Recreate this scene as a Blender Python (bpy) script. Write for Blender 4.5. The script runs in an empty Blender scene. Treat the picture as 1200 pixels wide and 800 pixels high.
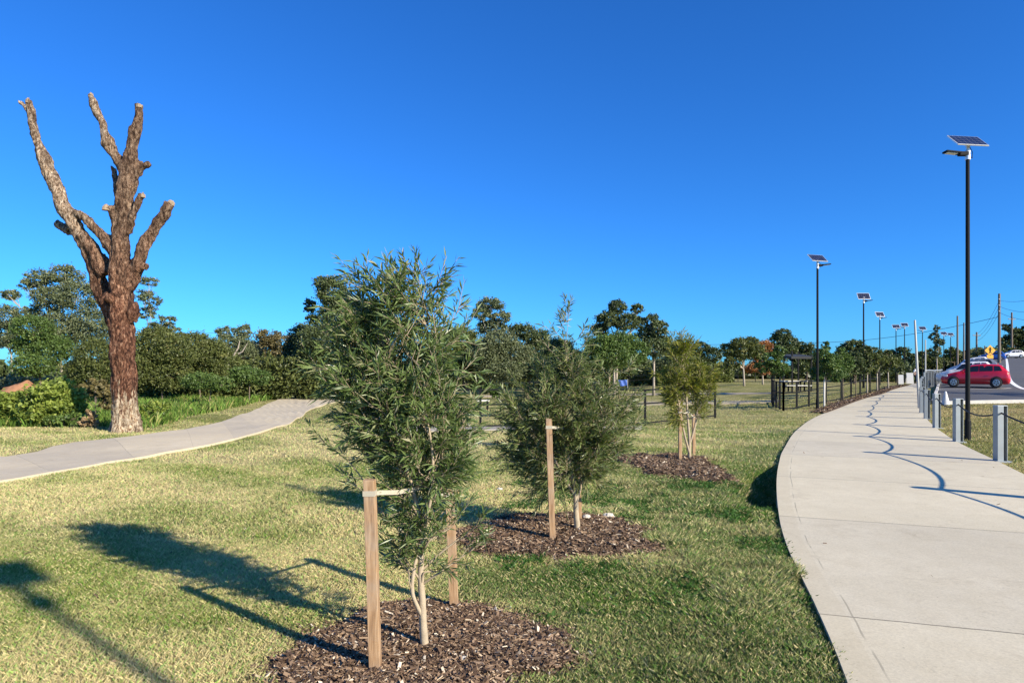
import bpy, math, random
import numpy as np
from mathutils import Vector, Matrix, Quaternion, noise as mnoise
R = math.radians
F, H, HY = 760.0, 1.65, 440.0            # focal length in photo pixels, eye height, horizon row
sc = bpy.context.scene
COL = sc.collection
rng = np.random.default_rng(7)

# ------------------------------------------------------------------ terrain
def vnoise(x, y, seed=0):
    x = np.asarray(x, float); y = np.asarray(y, float)
    xi = np.floor(x).astype(np.int64); yi = np.floor(y).astype(np.int64)
    fx = x - xi; fy = y - yi
    fx = fx*fx*(3-2*fx); fy = fy*fy*(3-2*fy)
    def h(a, b):
        n = (a*374761393 + b*668265263 + seed*974711) & 0xffffffff
        n = ((n ^ (n >> 13))*1274126177) & 0xffffffff
        return ((n ^ (n >> 16)) & 0xffff)/65535.0
    return (h(xi, yi)*(1-fx)+h(xi+1, yi)*fx)*(1-fy)+(h(xi, yi+1)*(1-fx)+h(xi+1, yi+1)*fx)*fy
def fbm(x, y, o=4, seed=0):
    s = 0; a = .5; t = 0
    for i in range(o):
        s = s + a*vnoise(x*2**i+17*i, y*2**i-9*i, seed+i); t += a; a *= .55
    return s/t
def ss(a, b, v):
    t = np.clip((np.asarray(v, float)-a)/(b-a), 0, 1); return t*t*(3-2*t)

def base_z(x, y):
    x = np.asarray(x, float); y = np.asarray(y, float)
    yy = np.maximum(y, .1)
    z = .8*ss(16, 46, y)*ss(8, 26, x)
    rise = np.clip(y-42, 0, 92)*.05
    return z + rise*ss(.64, .72, x/yy)*ss(20, 40, y)
def ray0(px, py):
    """photo pixel -> point on the ground"""
    z = 0.0; k = (px-600)/F
    d = 3.0; last = 3.0
    while d < 400:
        if H-(py-HY)*d/F <= float(base_z(k*d, d)): break
        last = d; d *= 1.01
    return (k*d, d)
EL = [(995,815),(960,728),(938,680),(922,645),(913,610),(910,570),(913,545),(919,528),(935,505),(960,488),(1000,472),(1040,460),(1060,453.5),(1071,449.5)]
EL_W = [(.9,.8),(1.3,2.2)] + [ray0(*p) for p in EL]
ER_W = [(5.4,.8),(5.6,2.2),(6.15,4.6),(6.9,6.9)] + [ray0(*p) for p in [(1268,592),(1168,543.5),(1121,520),(1097,503),(1086,492),(1081,483),(1078,470),(1077.5,460),(1077,453.5),(1077,449.8)]]
def catmull(P, n=8):
    P = [np.array(p, float) for p in P]; out = []
    for i in range(len(P)-1):
        p0 = P[max(i-1,0)]; p1 = P[i]; p2 = P[i+1]; p3 = P[min(i+2,len(P)-1)]
        for k in range(n):
            t = k/n
            out.append(.5*((2*p1)+(-p0+p2)*t+(2*p0-5*p1+4*p2-p3)*t*t+(-p0+3*p1-3*p2+p3)*t**3))
    out.append(P[-1]); return np.array(out)
ELC = catmull(EL_W, 8); ERC = catmull(ER_W, 8)
def xl(y): return np.interp(y, ELC[:,1], ELC[:,0])
def xr(y): return np.interp(y, ERC[:,1], ERC[:,0])
def gz(x, y):
    x = np.asarray(x, float); y = np.asarray(y, float)
    z = base_z(x, y)
    off = np.maximum(ss(.15, 1.2, xl(y)-x), ss(.3, 1.2, x-xr(y)))
    near = 1-ss(40, 80, y)
    z = z + off*near*((vnoise(x*.45, y*.45, 3)-.5)*.09 + (vnoise(x*1.3, y*1.3, 5)-.5)*.03 - .015)
    z = z - .42*np.exp(-((x-(xl(y)-.16))/.3)**2 - ((y-9.9)/1.5)**4)          # washed-out hollow beside the slab
    return z
def G(px, py):
    x, y = ray0(px, py); return Vector((x, y, float(gz(x, y))))
def GD(px, D):
    x = (px-600)/F*D; return Vector((x, D, float(gz(x, D))))
def PX(px, py, D): return Vector(((px-600)/F*D, D, H-(py-HY)*D/F))

# ------------------------------------------------------------------ mesh helpers
class MB:
    def __init__(s): s.v = []; s.f = []; s.n = 0; s.mi = []
    def add(s, V, Fc, m=0):
        b = s.n; V = [tuple(map(float, p)) for p in V]
        s.v += V; s.n += len(V)
        for f in Fc: s.f.append(tuple(i+b for i in f)); s.mi.append(m)
        return s
    def box(s, c, d, rot=None, m=0, taper=1.0):
        x, y, z = (a/2 for a in d)
        P = [Vector((sx*x*(taper if sz>0 else 1), sy*y*(taper if sz>0 else 1), sz*z)) for sz in (-1,1) for sy in (-1,1) for sx in (-1,1)]
        if rot is not None: P = [rot @ p for p in P]
        P = [p+Vector(c) for p in P]
        return s.add(P, [(0,2,3,1),(4,5,7,6),(0,1,5,4),(2,6,7,3),(0,4,6,2),(1,3,7,5)], m)
    def tube(s, pts, rad, n=10, cap=True, m=0, jag=0.0, wob=0.0, seed=0):
        pts = [Vector(p) for p in pts]; k = len(pts)
        if not hasattr(rad, '__len__'): rad = [rad]*k
        rd = random.Random(seed)
        V = []; Fc = []; up = None
        for i in range(k):
            t = (pts[min(i+1,k-1)]-pts[max(i-1,0)]).normalized()
            if up is None:
                up = t.orthogonal().normalized()
            up = (up - t*up.dot(t)).normalized(); w = t.cross(up)
            for j in range(n):
                a = 2*math.pi*j/n
                r = rad[i]*(1+wob*(rd.random()-.5))
                e = t*(rd.uniform(-jag, jag) if i == k-1 else 0)
                V.append(pts[i]+up*math.cos(a)*r+w*math.sin(a)*r+e)
        for i in range(k-1):
            for j in range(n):
                Fc.append((i*n+j, i*n+(j+1)%n, (i+1)*n+(j+1)%n, (i+1)*n+j))
        if cap:
            Fc.append(tuple(reversed(range(n)))); Fc.append(tuple(range((k-1)*n, k*n)))
        return s.add(V, Fc, m)
    def lathe(s, prof, c=(0,0,0), axis='Z', n=20, m=0):
        V = []; Fc = []
        for (r, h) in prof:
            for j in range(n):
                a = 2*math.pi*j/n; u, w = r*math.cos(a), r*math.sin(a)
                p = (u, w, h) if axis == 'Z' else (u, h, w)
                V.append(Vector(p)+Vector(c))
        for i in range(len(prof)-1):
            for j in range(n): Fc.append((i*n+j, i*n+(j+1)%n, (i+1)*n+(j+1)%n, (i+1)*n+j))
        Fc.append(tuple(reversed(range(n)))); Fc.append(tuple(range((len(prof)-1)*n, len(prof)*n)))
        return s.add(V, Fc, m)
    def build(s, name, mat, parent=None, smooth=False, bevel=0.0):
        me = bpy.data.meshes.new(name); me.from_pydata(s.v, [], s.f)
        for m in (mat if isinstance(mat, (list, tuple)) else [mat]): me.materials.append(m)
        if any(s.mi): me.polygons.foreach_set('material_index', s.mi)
        if smooth: me.polygons.foreach_set('use_smooth', [True]*len(me.polygons))
        me.update()
        o = bpy.data.objects.new(name, me); COL.objects.link(o)
        if parent: o.parent = parent
        if bevel:
            b = o.modifiers.new('bevel', 'BEVEL'); b.width = bevel; b.segments = 2; b.limit_method = 'ANGLE'
        return o
def np_mesh(name, V, nper, mat, parent=None, attrs=None, colors=None):
    """faces of nper own vertices each"""
    nv = len(V); nf = nv//nper
    me = bpy.data.meshes.new(name)
    me.vertices.add(nv); me.vertices.foreach_set('co', np.ascontiguousarray(V, dtype=np.float32).ravel())
    me.loops.add(nv); me.loops.foreach_set('vertex_index', np.arange(nv, dtype=np.int32))
    me.polygons.add(nf); me.polygons.foreach_set('loop_start', np.arange(nf, dtype=np.int32)*nper)
    for k, a in (attrs or {}).items():
        at = me.attributes.new(k, 'FLOAT', 'POINT'); at.data.foreach_set('value', np.ascontiguousarray(a, dtype=np.float32))
    for k, a in (colors or {}).items():
        at = me.attributes.new(k, 'FLOAT_COLOR', 'POINT'); at.data.foreach_set('color', np.ascontiguousarray(a, dtype=np.float32).ravel())
    me.materials.append(mat); me.update(calc_edges=True)
    o = bpy.data.objects.new(name, me); COL.objects.link(o)
    if parent: o.parent = parent
    return o
def tag(o, label=None, cat=None, group=None, kind=None):
    if label: o['label'] = label
    if cat: o['category'] = cat
    if group: o['group'] = group
    if kind: o['kind'] = kind
    return o
def thing(name, label, cat, loc=(0,0,0), rz=0.0, group=None):
    o = bpy.data.objects.new(name, None); COL.objects.link(o); o.empty_display_size = .2
    o.location = loc; o.rotation_euler = (0,0,rz)
    return tag(o, label, cat, group)
def dup(root, loc, rz=0.0, label=None, scale=None):
    r = root.copy(); COL.objects.link(r); r.location = loc; r.rotation_euler = (0,0,rz)
    if label: r['label'] = label
    if scale: r.scale = (scale,)*3
    for ch in list(root.children):
        c = ch.copy(); COL.objects.link(c); c.parent = r
        for g in list(ch.children):
            d = g.copy(); COL.objects.link(d); d.parent = c
    return r

# ------------------------------------------------------------------ materials
class NT:
    def __init__(s, name):
        s.m = bpy.data.materials.new(name); s.m.use_nodes = True
        s.t = s.m.node_tree; s.b = s.t.nodes['Principled BSDF']; s.o = s.t.nodes['Material Output']
        s.b.inputs['Roughness'].default_value = .8
        s.b.inputs['Specular IOR Level'].default_value = .3
    def n(s, ty, **kw):
        nd = s.t.nodes.new(ty)
        for k, v in kw.items():
            if k.startswith('i_'):
                key = k[2:].replace('_', ' ')
                nd.inputs[int(key) if key.isdigit() else key].default_value = v
            else: setattr(nd, k, v)
        return nd
    def l(s, a, b): s.t.links.new(a, b)
    def coord(s, sca=(1,1,1), what='Object'):
        c = s.n('ShaderNodeTexCoord'); m = s.n('ShaderNodeMapping'); m.inputs['Scale'].default_value = sca
        s.l(c.outputs[what], m.inputs[0]); return m.outputs[0]
    def noise(s, co, scale, detail=4, rough=.55, dist=0.0):
        nd = s.n('ShaderNodeTexNoise'); nd.inputs['Scale'].default_value = scale
        nd.inputs['Detail'].default_value = detail; nd.inputs['Roughness'].default_value = rough
        nd.inputs['Distortion'].default_value = dist
        if co is not None: s.l(co, nd.inputs['Vector'])
        return nd.outputs['Fac']
    def ramp(s, fac, stops):
        r = s.n('ShaderNodeValToRGB'); e = r.color_ramp.elements
        while len(e) < len(stops): e.new(.5)
        for el, (p, c) in zip(e, stops):
            el.position = p; el.color = (*c, 1) if len(c) == 3 else c
        s.l(fac, r.inputs[0]); return r.outputs[0]
    def mix(s, fac, a, b, mode='MIX'):
        m = s.n('ShaderNodeMix', data_type='RGBA', blend_type=mode)
        for i, v in ((0, fac), (6, a), (7, b)):
            if isinstance(v, (int, float)): m.inputs[i].default_value = v
            elif isinstance(v, (tuple, list)): m.inputs[i].default_value = (*v, 1) if len(v) == 3 else v
            else: s.l(v, m.inputs[i])
        return m.outputs[2]
    def bump(s, h, strength=.4, dist=.02, prev=None):
        b = s.n('ShaderNodeBump'); b.inputs['Strength'].default_value = strength; b.inputs['Distance'].default_value = dist
        s.l(h, b.inputs['Height'])
        if prev: s.l(prev, b.inputs['Normal'])
        s.l(b.outputs[0], s.b.inputs['Normal']); return b.outputs[0]
    def col(s, c):
        if isinstance(c, (tuple, list)): s.b.inputs['Base Color'].default_value = (*c, 1)
        else: s.l(c, s.b.inputs['Base Color'])
    def attr(s, name):
        a = s.n('ShaderNodeAttribute'); a.attribute_name = name; return a
def simple(name, c, rough=.6, metal=0.0, var=.15, scale=8.0, bump=.1, coat=0.0, spec=.4):
    t = NT(name); co = t.coord()
    f = t.noise(co, scale, 5)
    t.col(t.mix(f, tuple(v*(1-var) for v in c), tuple(min(1, v*(1+var)) for v in c)))
    t.b.inputs['Roughness'].default_value = rough; t.b.inputs['Metallic'].default_value = metal
    t.b.inputs['Coat Weight'].default_value = coat; t.b.inputs['Specular IOR Level'].default_value = spec
    if bump: t.bump(t.noise(co, scale*6, 4), bump, .005)
    return t.m
def leafmat(name, dark, light, odd=None, trans=.3, rough=.5, back=None, spec=.35):
    t = NT(name); a = t.attr('tint').outputs['Fac']
    stops = [(0, dark), (.75, light)] + ([(1, odd)] if odd else [])
    c = t.ramp(a, stops)
    if back:
        g = t.n('ShaderNodeNewGeometry'); c = t.mix(g.outputs['Backfacing'], c, t.mix(.6, c, back))
    t.col(c); t.b.inputs['Roughness'].default_value = rough; t.b.inputs['Specular IOR Level'].default_value = spec
    tr = t.n('ShaderNodeBsdfTranslucent'); t.l(t.mix(1.0, c, (1.1, 1.25, .5), 'MULTIPLY'), tr.inputs['Color'])
    mx = t.n('ShaderNodeMixShader'); mx.inputs[0].default_value = trans
    t.l(t.b.outputs[0], mx.inputs[1]); t.l(tr.outputs[0], mx.inputs[2]); t.l(mx.outputs[0], t.o.inputs[0])
    return t.m

M = {}
# lawn soil / thatch
t = NT('lawn_thatch'); co = t.coord(); a = t.attr('gcol').outputs['Color']
fine = t.noise(co, 55, 5, .7); mid = t.noise(co, 6, 5)
c = t.mix(1.0, a, t.ramp(fine, [(.3, (.42,.42,.4)), (.5, (.95,.95,.9)), (.7, (1.5,1.45,1.3))]), 'MULTIPLY')
c = t.mix(t.ramp(mid, [(.4, (0,0,0)), (.75, (.55,.55,.55))]), c, (.19, .15, .075))
t.col(c); t.b.inputs['Roughness'].default_value = .95; t.b.inputs['Specular IOR Level'].default_value = .1
t.bump(fine, .7, .05, t.bump(mid, .4, .1)); M['lawn'] = t.m
# grass blades
t = NT('grass_blades'); a = t.attr('gcol').outputs['Color']; t.col(a)
t.b.inputs['Roughness'].default_value = .55; t.b.inputs['Specular IOR Level'].default_value = .25
tr = t.n('ShaderNodeBsdfTranslucent'); t.l(a, tr.inputs['Color']); mx = t.n('ShaderNodeMixShader'); mx.inputs[0].default_value = .35
t.l(t.b.outputs[0], mx.inputs[1]); t.l(tr.outputs[0], mx.inputs[2]); t.l(mx.outputs[0], t.o.inputs[0]); M['blades'] = t.m
# concrete path (UV in metres: u from the left edge, v along)
def concrete(name, joint, base, margin=True):
    t = NT(name); co = t.coord(); uv = t.n('ShaderNodeUVMap').outputs[0]
    sp = t.n('ShaderNodeSeparateXYZ'); t.l(uv, sp.inputs[0])
    big = t.noise(co, .55, 5, .6); med = t.noise(co, 3.5, 6, .65); fi = t.noise(co, 70, 4, .7); sc2 = t.noise(co, 13, 6, .75, 1.5)
    c = t.mix(big, tuple(v*.70 for v in base), tuple(v*1.1 for v in base))
    c = t.mix(t.ramp(med, [(.35, (0,0,0)), (.7, (.55,.55,.55))]), c, tuple(v*w for v, w in zip(base, (.78,.76,.72))))
    st_ = t.noise(co, 1.9, 6, .8, .6); c = t.mix(t.ramp(st_, [(.55, (0,0,0)), (.68, (.40,.40,.40))]), c, tuple(v*w for v, w in zip(base, (.60,.57,.54))))
    c = t.mix(t.ramp(sc2, [(.58, (0,0,0)), (.70, (.55,.55,.55))]), c, tuple(v*.55 for v in base))
    pits = t.noise(co, 34, 3, .8); c = t.mix(t.ramp(pits, [(.66, (0,0,0)), (.72, (.7,.7,.7))]), c, tuple(v*.4 for v in base))
    c = t.mix(1.0, c, t.ramp(fi, [(.3, (.86,.86,.86)), (.7, (1.1,1.1,1.1))]), 'MULTIPLY')
    # every poured bay a little different
    dv = t.n('ShaderNodeMath', operation='DIVIDE'); dv.inputs[1].default_value = joint; t.l(sp.outputs[1], dv.inputs[0])
    fl = t.n('ShaderNodeMath', operation='FLOOR'); t.l(dv.outputs[0], fl.inputs[0])
    wn = t.n('ShaderNodeTexWhiteNoise', noise_dimensions='1D'); t.l(fl.outputs[0], wn.inputs['W'])
    c = t.mix(1.0, c, t.ramp(wn.outputs['Value'], [(0, (.93,.93,.94)), (1, (1.04,1.03,1.0))]), 'MULTIPLY')
    # joints and the tooled margin line
    wob = t.n('ShaderNodeMath', operation='MULTIPLY_ADD'); wob.inputs[1].default_value = .025; t.l(med, wob.inputs[0]); t.l(sp.outputs[1], wob.inputs[2])
    fr = t.n('ShaderNodeMath', operation='PINGPONG'); fr.inputs[1].default_value = joint/2; t.l(wob.outputs[0], fr.inputs[0])
    lt = t.n('ShaderNodeMath', operation='LESS_THAN'); lt.inputs[1].default_value = .009; t.l(fr.outputs[0], lt.inputs[0])
    mask = lt.outputs[0]
    mk = t.n('ShaderNodeMath', operation='MULTIPLY'); mk.inputs[1].default_value = 1.0 if margin else .45; t.l(mask, mk.inputs[0]); c = t.mix(mk.outputs[0], c, tuple(v*.33 for v in base))
    if margin:
        w2 = t.n('ShaderNodeMath', operation='MULTIPLY_ADD'); w2.inputs[1].default_value = .06; t.l(t.noise(co, 1.2, 4), w2.inputs[0]); t.l(sp.outputs[0], w2.inputs[2])
        s2 = t.n('ShaderNodeMath', operation='SUBTRACT'); s2.inputs[1].default_value = .235; t.l(w2.outputs[0], s2.inputs[0])
        ab = t.n('ShaderNodeMath', operation='ABSOLUTE'); t.l(s2.outputs[0], ab.inputs[0])
        l2 = t.n('ShaderNodeMath', operation='LESS_THAN'); l2.inputs[1].default_value = .006; t.l(ab.outputs[0], l2.inputs[0])
        gate = t.ramp(t.noise(co, 1.7, 3), [(.45, (0,0,0)), (.55, (.75,.75,.75))])
        m3 = t.n('ShaderNodeMath', operation='MULTIPLY'); t.l(l2.outputs[0], m3.inputs[0]); t.l(gate, m3.inputs[1])
        c = t.mix(m3.outputs[0], c, tuple(v*.45 for v in base))
        e = t.n('ShaderNodeMath', operation='LESS_THAN'); e.inputs[1].default_value = .20; t.l(w2.outputs[0], e.inputs[0])
        m4 = t.n('ShaderNodeMath', operation='MULTIPLY'); m4.inputs[1].default_value = .22; t.l(e.outputs[0], m4.inputs[0])
        c = t.mix(m4.outputs[0], c, tuple(v*w for v, w in zip(base, (.7,.66,.58))))
    t.col(c); t.b.inputs['Roughness'].default_value = .85; t.b.inputs['Specular IOR Level'].default_value = .25
    t.bump(fi, .25, .004, t.bump(med, .2, .01)); return t.m
M['path'] = concrete('path_concrete', 3.1, (.69,.62,.455))
M['path2'] = concrete('weathered_path_concrete', 2.6, (.65,.56,.40), False)
M['strip'] = concrete('edging_concrete', 4, (.46,.42,.35), False)
# asphalt
t = NT('asphalt'); co = t.coord(); f = t.noise(co, 60, 4, .7)
c = t.mix(t.noise(co, .3, 5), (.060,.062,.068), (.105,.105,.108)); c = t.mix(1.0, c, t.ramp(f, [(.3, (.75,.75,.75)), (.7, (1.3,1.3,1.3))]), 'MULTIPLY')
t.col(c); t.b.inputs['Roughness'].default_value = .9; t.bump(f, .3, .01); M['asphalt'] = t.m
M['paint'] = simple('road_paint', (.75,.75,.72), .7, var=.12)
M['kerb'] = simple('kerb_concrete', (.52,.50,.45), .85, var=.2, scale=4)
# mulch
t = NT('mulch_soil'); co = t.coord(); f = t.noise(co, 40, 5, .7)
t.col(t.ramp(f, [(.3, (.028,.017,.010)), (.5, (.10,.062,.036)), (.68, (.24,.165,.10))])); t.b.inputs['Roughness'].default_value = .95
t.bump(f, .9, .05); M['mulch'] = t.m
t = NT('bark_chips'); a = t.attr('tint').outputs['Fac']
t.col(t.ramp(a, [(0, (.035,.02,.012)), (.35, (.13,.08,.048)), (.70, (.31,.21,.13)), (.90, (.50,.39,.26)), (1, (.68,.60,.47))])); t.b.inputs['Roughness'].default_value = .8
M['chips'] = t.m
# timber stakes
t = NT('hardwood_stake'); co = t.coord((14,14,1.2)); f = t.noise(co, 3, 6, .6, 1.2); g2 = t.noise(t.coord(), 5, 3)
c = t.ramp(f, [(.3, (.15,.085,.045)), (.5, (.33,.20,.105)), (.7, (.46,.31,.18))]); c = t.mix(t.ramp(g2, [(.45, (0,0,0)), (.7, (.5,.5,.5))]), c, (.33,.29,.24))
t.col(c); t.bump(f, .3, .003); M['stake'] = t.m
M['strap'] = simple('hessian_strap', (.40,.36,.28), .9, var=.15, scale=60, bump=.4)
# dead tree bark: red-brown mid trunk, grey limbs, cream flaking base
t = NT('dead_tree_bark'); co = t.coord(); cs = t.coord((5,5,.9)); cf = t.coord((9,9,3.6))
sp = t.n('ShaderNodeSeparateXYZ'); t.l(t.n('ShaderNodeTexCoord').outputs['Object'], sp.inputs[0])
fz = t.noise(cs, 1.6, 8, .65, .8); ff = t.noise(cf, 2.0, 8, .7, .6)
red = t.ramp(ff, [(.36, (.014,.007,.005)), (.46, (.085,.036,.021)), (.54, (.22,.10,.058)), (.64, (.40,.235,.15)), (.8, (.5,.36,.26))])
grey = t.ramp(ff, [(.34, (.030,.018,.012)), (.44, (.17,.11,.07)), (.53, (.40,.29,.20)), (.64, (.68,.57,.44))])
cream = t.ramp(ff, [(.38, (.09,.045,.026)), (.45, (.26,.16,.095)), (.50, (.50,.385,.26)), (.62, (.62,.53,.39))])
def zmask(lo, hi, wob):
    m = t.n('ShaderNodeMath', operation='MULTIPLY_ADD'); m.inputs[1].default_value = wob; t.l(fz, m.inputs[0]); t.l(sp.outputs[2], m.inputs[2])
    r = t.n('ShaderNodeMapRange'); r.inputs[1].default_value = lo+wob/2; r.inputs[2].default_value = hi+wob/2; t.l(m.outputs[0], r.inputs[0]); return r.outputs[0]
brown = t.ramp(ff, [(.34, (.022,.012,.008)), (.45, (.12,.070,.044)), (.55, (.27,.175,.115)), (.68, (.50,.37,.26))])
px_ = t.n('ShaderNodeMath', operation='MULTIPLY_ADD'); px_.inputs[1].default_value = -3.0; t.l(sp.outputs[0], px_.inputs[0]); t.l(sp.outputs[2], px_.inputs[2])
pn = t.n('ShaderNodeMath', operation='MULTIPLY_ADD'); pn.inputs[1].default_value = 3.0; t.l(fz, pn.inputs[0]); t.l(px_.outputs[0], pn.inputs[2])
pr = t.n('ShaderNodeMapRange'); pr.inputs[1].default_value = 10.4; pr.inputs[2].default_value = 12.4; t.l(pn.outputs[0], pr.inputs[0])
c = t.mix(zmask(3.6, 6.4, 3.0), red, brown); c = t.mix(pr.outputs[0], c, grey)
c = t.mix(zmask(.95, 1.15, 3.6), cream, c)
c = t.mix(1.0, c, t.ramp(t.noise(t.coord((1.6,1.6,.8)), 1.5, 5, .7, 1.0), [(.36, (.42,.38,.36)), (.50, (.95,.95,.95)), (.66, (1.4,1.38,1.33))]), 'MULTIPLY')
t.col(c); t.b.inputs['Roughness'].default_value = .9; t.b.inputs['Specular IOR Level'].default_value = .2
t.bump(ff, 1.0, .12, t.bump(fz, .8, .16)); M['bark_dead'] = t.m
M['wood_cut'] = simple('weathered_cut_wood', (.27,.20,.13), .85, var=.4, scale=9, bump=.5)
M['bark'] = simple('rough_bark', (.13,.10,.075), .95, var=.5, scale=3, bump=.5)
M['bark_pale'] = simple('pale_gum_bark', (.34,.29,.23), .8, var=.3, scale=2, bump=.2)
M['stem'] = simple('young_stem', (.36,.29,.20), .8, var=.35, scale=18, bump=.5)
M['twig'] = simple('twigs', (.30,.24,.16), .8, var=.3, scale=18, bump=.2)
# leaves
M['leaf_young'] = leafmat('narrow_leaves', (.060,.100,.026), (.175,.235,.075), (.38,.35,.22), .25, .38, spec=.6)
M['leaf_young2'] = leafmat('narrow_leaves_light', (.070,.105,.030), (.195,.235,.080), (.40,.34,.16), .28, .38, spec=.6)
M['leaf_yellow'] = leafmat('yellow_green_leaves', (.09,.115,.020), (.26,.26,.045), (.36,.28,.07), .35)
M['leaf_gum'] = leafmat('gum_leaves', (.060,.078,.036), (.160,.185,.085), (.26,.26,.14), .15)
M['leaf_dark'] = leafmat('dark_leaves', (.034,.050,.018), (.105,.135,.045), (.17,.19,.07), .12)
M['leaf_olive'] = leafmat('olive_leaves', (.046,.062,.016), (.135,.155,.042), (.26,.23,.09), .2)
M['leaf_green'] = leafmat('mid_green_leaves', (.045,.080,.018), (.12,.185,.042), (.19,.24,.06), .2)
M['leaf_bright'] = leafmat('weed_leaves', (.08,.13,.022), (.30,.36,.07), (.48,.48,.14), .35)
M['leaf_orange'] = leafmat('autumn_leaves', (.14,.055,.018), (.40,.17,.06), (.48,.28,.08), .25)
M['leaf_russet'] = leafmat('russet_leaves', (.075,.068,.026), (.19,.155,.062), (.26,.2,.08), .2)
M['leaf_dry'] = leafmat('dry_weeds', (.16,.10,.05), (.38,.27,.15), (.5,.4,.25), .2)
# metals etc.
M['black'] = simple('black_powder_coat', (.008,.009,.010), .75, var=.15, spec=.2, bump=0)
M['galv'] = simple('galvanised_steel', (.31,.335,.34), .5, .35, var=.14, scale=5, bump=.05)
M['galvpole'] = simple('grey_steel_pole', (.42,.42,.40), .6, .3, var=.1, bump=0)
M['cap'] = simple('bollard_cap', (.50,.53,.54), .5, .3, var=.1, bump=0)
M['rope'] = simple('black_rope', (.010,.010,.012), .7, var=.3, scale=60, bump=.3)
M['alu'] = simple('aluminium_frame', (.70,.71,.72), .4, .6, var=.05, bump=0)
M['cream'] = simple('pale_sleeve', (.62,.60,.54), .6, var=.12)
M['white'] = simple('white_plastic', (.58,.58,.57), .5, var=.05, bump=0)
M['timberpole'] = simple('timber_pole', (.17,.135,.105), .9, var=.3, scale=2)
M['wire'] = simple('overhead_wire', (.05,.05,.055), .6, bump=0)
M['stone'] = simple('pale_stone', (.48,.44,.38), .9, var=.3, scale=9, bump=.6)
M['roof'] = simple('shelter_roof', (.03,.032,.032), .7, .0, var=.1)
M['earth'] = simple('red_earth', (.30,.15,.08), .95, var=.45, scale=4, bump=.6)
M['blue'] = simple('blue_sheet', (.05,.12,.42), .6, var=.1)
M['navy'] = simple('navy_plastic', (.02,.03,.07), .5, var=.1)
t = NT('solar_cells'); br = t.n('ShaderNodeTexBrick', offset=0.0); t.l(t.coord((1,1,1)), br.inputs['Vector'])
br.inputs['Scale'].default_value = 6.8; br.inputs['Brick Width'].default_value = 1.0; br.inputs['Row Height'].default_value = .83; br.inputs['Mortar Size'].default_value = .02
for i, cc in enumerate([(.010,.013,.035,1), (.013,.018,.05,1), (.16,.17,.19,1)]): br.inputs[('Color1','Color2','Mortar')[i]].default_value = cc
t.col(br.outputs[0]); t.b.inputs['Roughness'].default_value = .2; M['solar'] = t.m
def paintmat(name, c, metal=.0): return simple(name, c, .28, metal, var=.03, bump=0, coat=.9)
M['red'] = paintmat('red_car_paint', (.50,.008,.022)); M['carwhite'] = paintmat('white_car_paint', (.74,.74,.74)); M['carblue'] = paintmat('blue_car_paint', (.02,.075,.32)); M['carsilver'] = paintmat('silver_car_paint', (.22,.23,.25), .4)
M['glass'] = simple('car_glass', (.012,.014,.017), .08, var=0, bump=0, spec=.7)
M['tyre'] = simple('tyre_rubber', (.018,.018,.019), .85, var=.1)
M['rim'] = simple('alloy_rim', (.42,.43,.44), .35, .8, var=.05, bump=0)
M['lens'] = simple('lamp_lens', (.75,.77,.78), .15, bump=0); M['tail'] = simple('tail_lens', (.65,.07,.05), .2, bump=0)
M['yellow'] = simple('sign_yellow', (.62,.31,.015), .5, var=.05, bump=0)
M['skin'] = simple('skin', (.50,.32,.23), .6, bump=0); M['shirt'] = simple('white_shirt', (.75,.75,.75), .9); M['darkcloth'] = simple('dark_cloth', (.02,.022,.03), .9)

# ------------------------------------------------------------------ ground sheet
def grid_axis(a, b, fine_a, fine_b, fs, grow):
    v = list(np.arange(fine_a, fine_b, fs)); s = fs; x = v[-1]
    while x < b: s *= grow; x += s; v.append(x)
    s = fs; x = v[0]; lo = []
    while x > a: s *= grow; x -= s; lo.append(x)
    return np.array(lo[::-1]+v)
BEDS = [(-.58, 3.93, .90, .76, 11), (.47, 6.6, 1.02, .95, 12), (2.95, 11.9, .88, 1.75, 13)]
def bed_r(x, y, b):
    cx, cy, rx, ry, sd = b
    a = np.arctan2((y-cy)/ry, (x-cx)/rx)
    return np.hypot((x-cx)/rx, (y-cy)/ry)/(1+.22*(vnoise(np.cos(a)*1.9+5, np.sin(a)*1.9+5, sd)-.5)*2 + .10*(vnoise(x*4.5, y*4.5, sd)-.5)*2)
def dpath(x, y): return np.maximum(xl(y)-x, x-xr(y))
LUSH = np.array((.080,.165,.027)); STRAW = np.array((.62,.53,.27)); TAN = np.array((.50,.40,.24)); OLV = np.array((.27,.31,.085))
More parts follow.
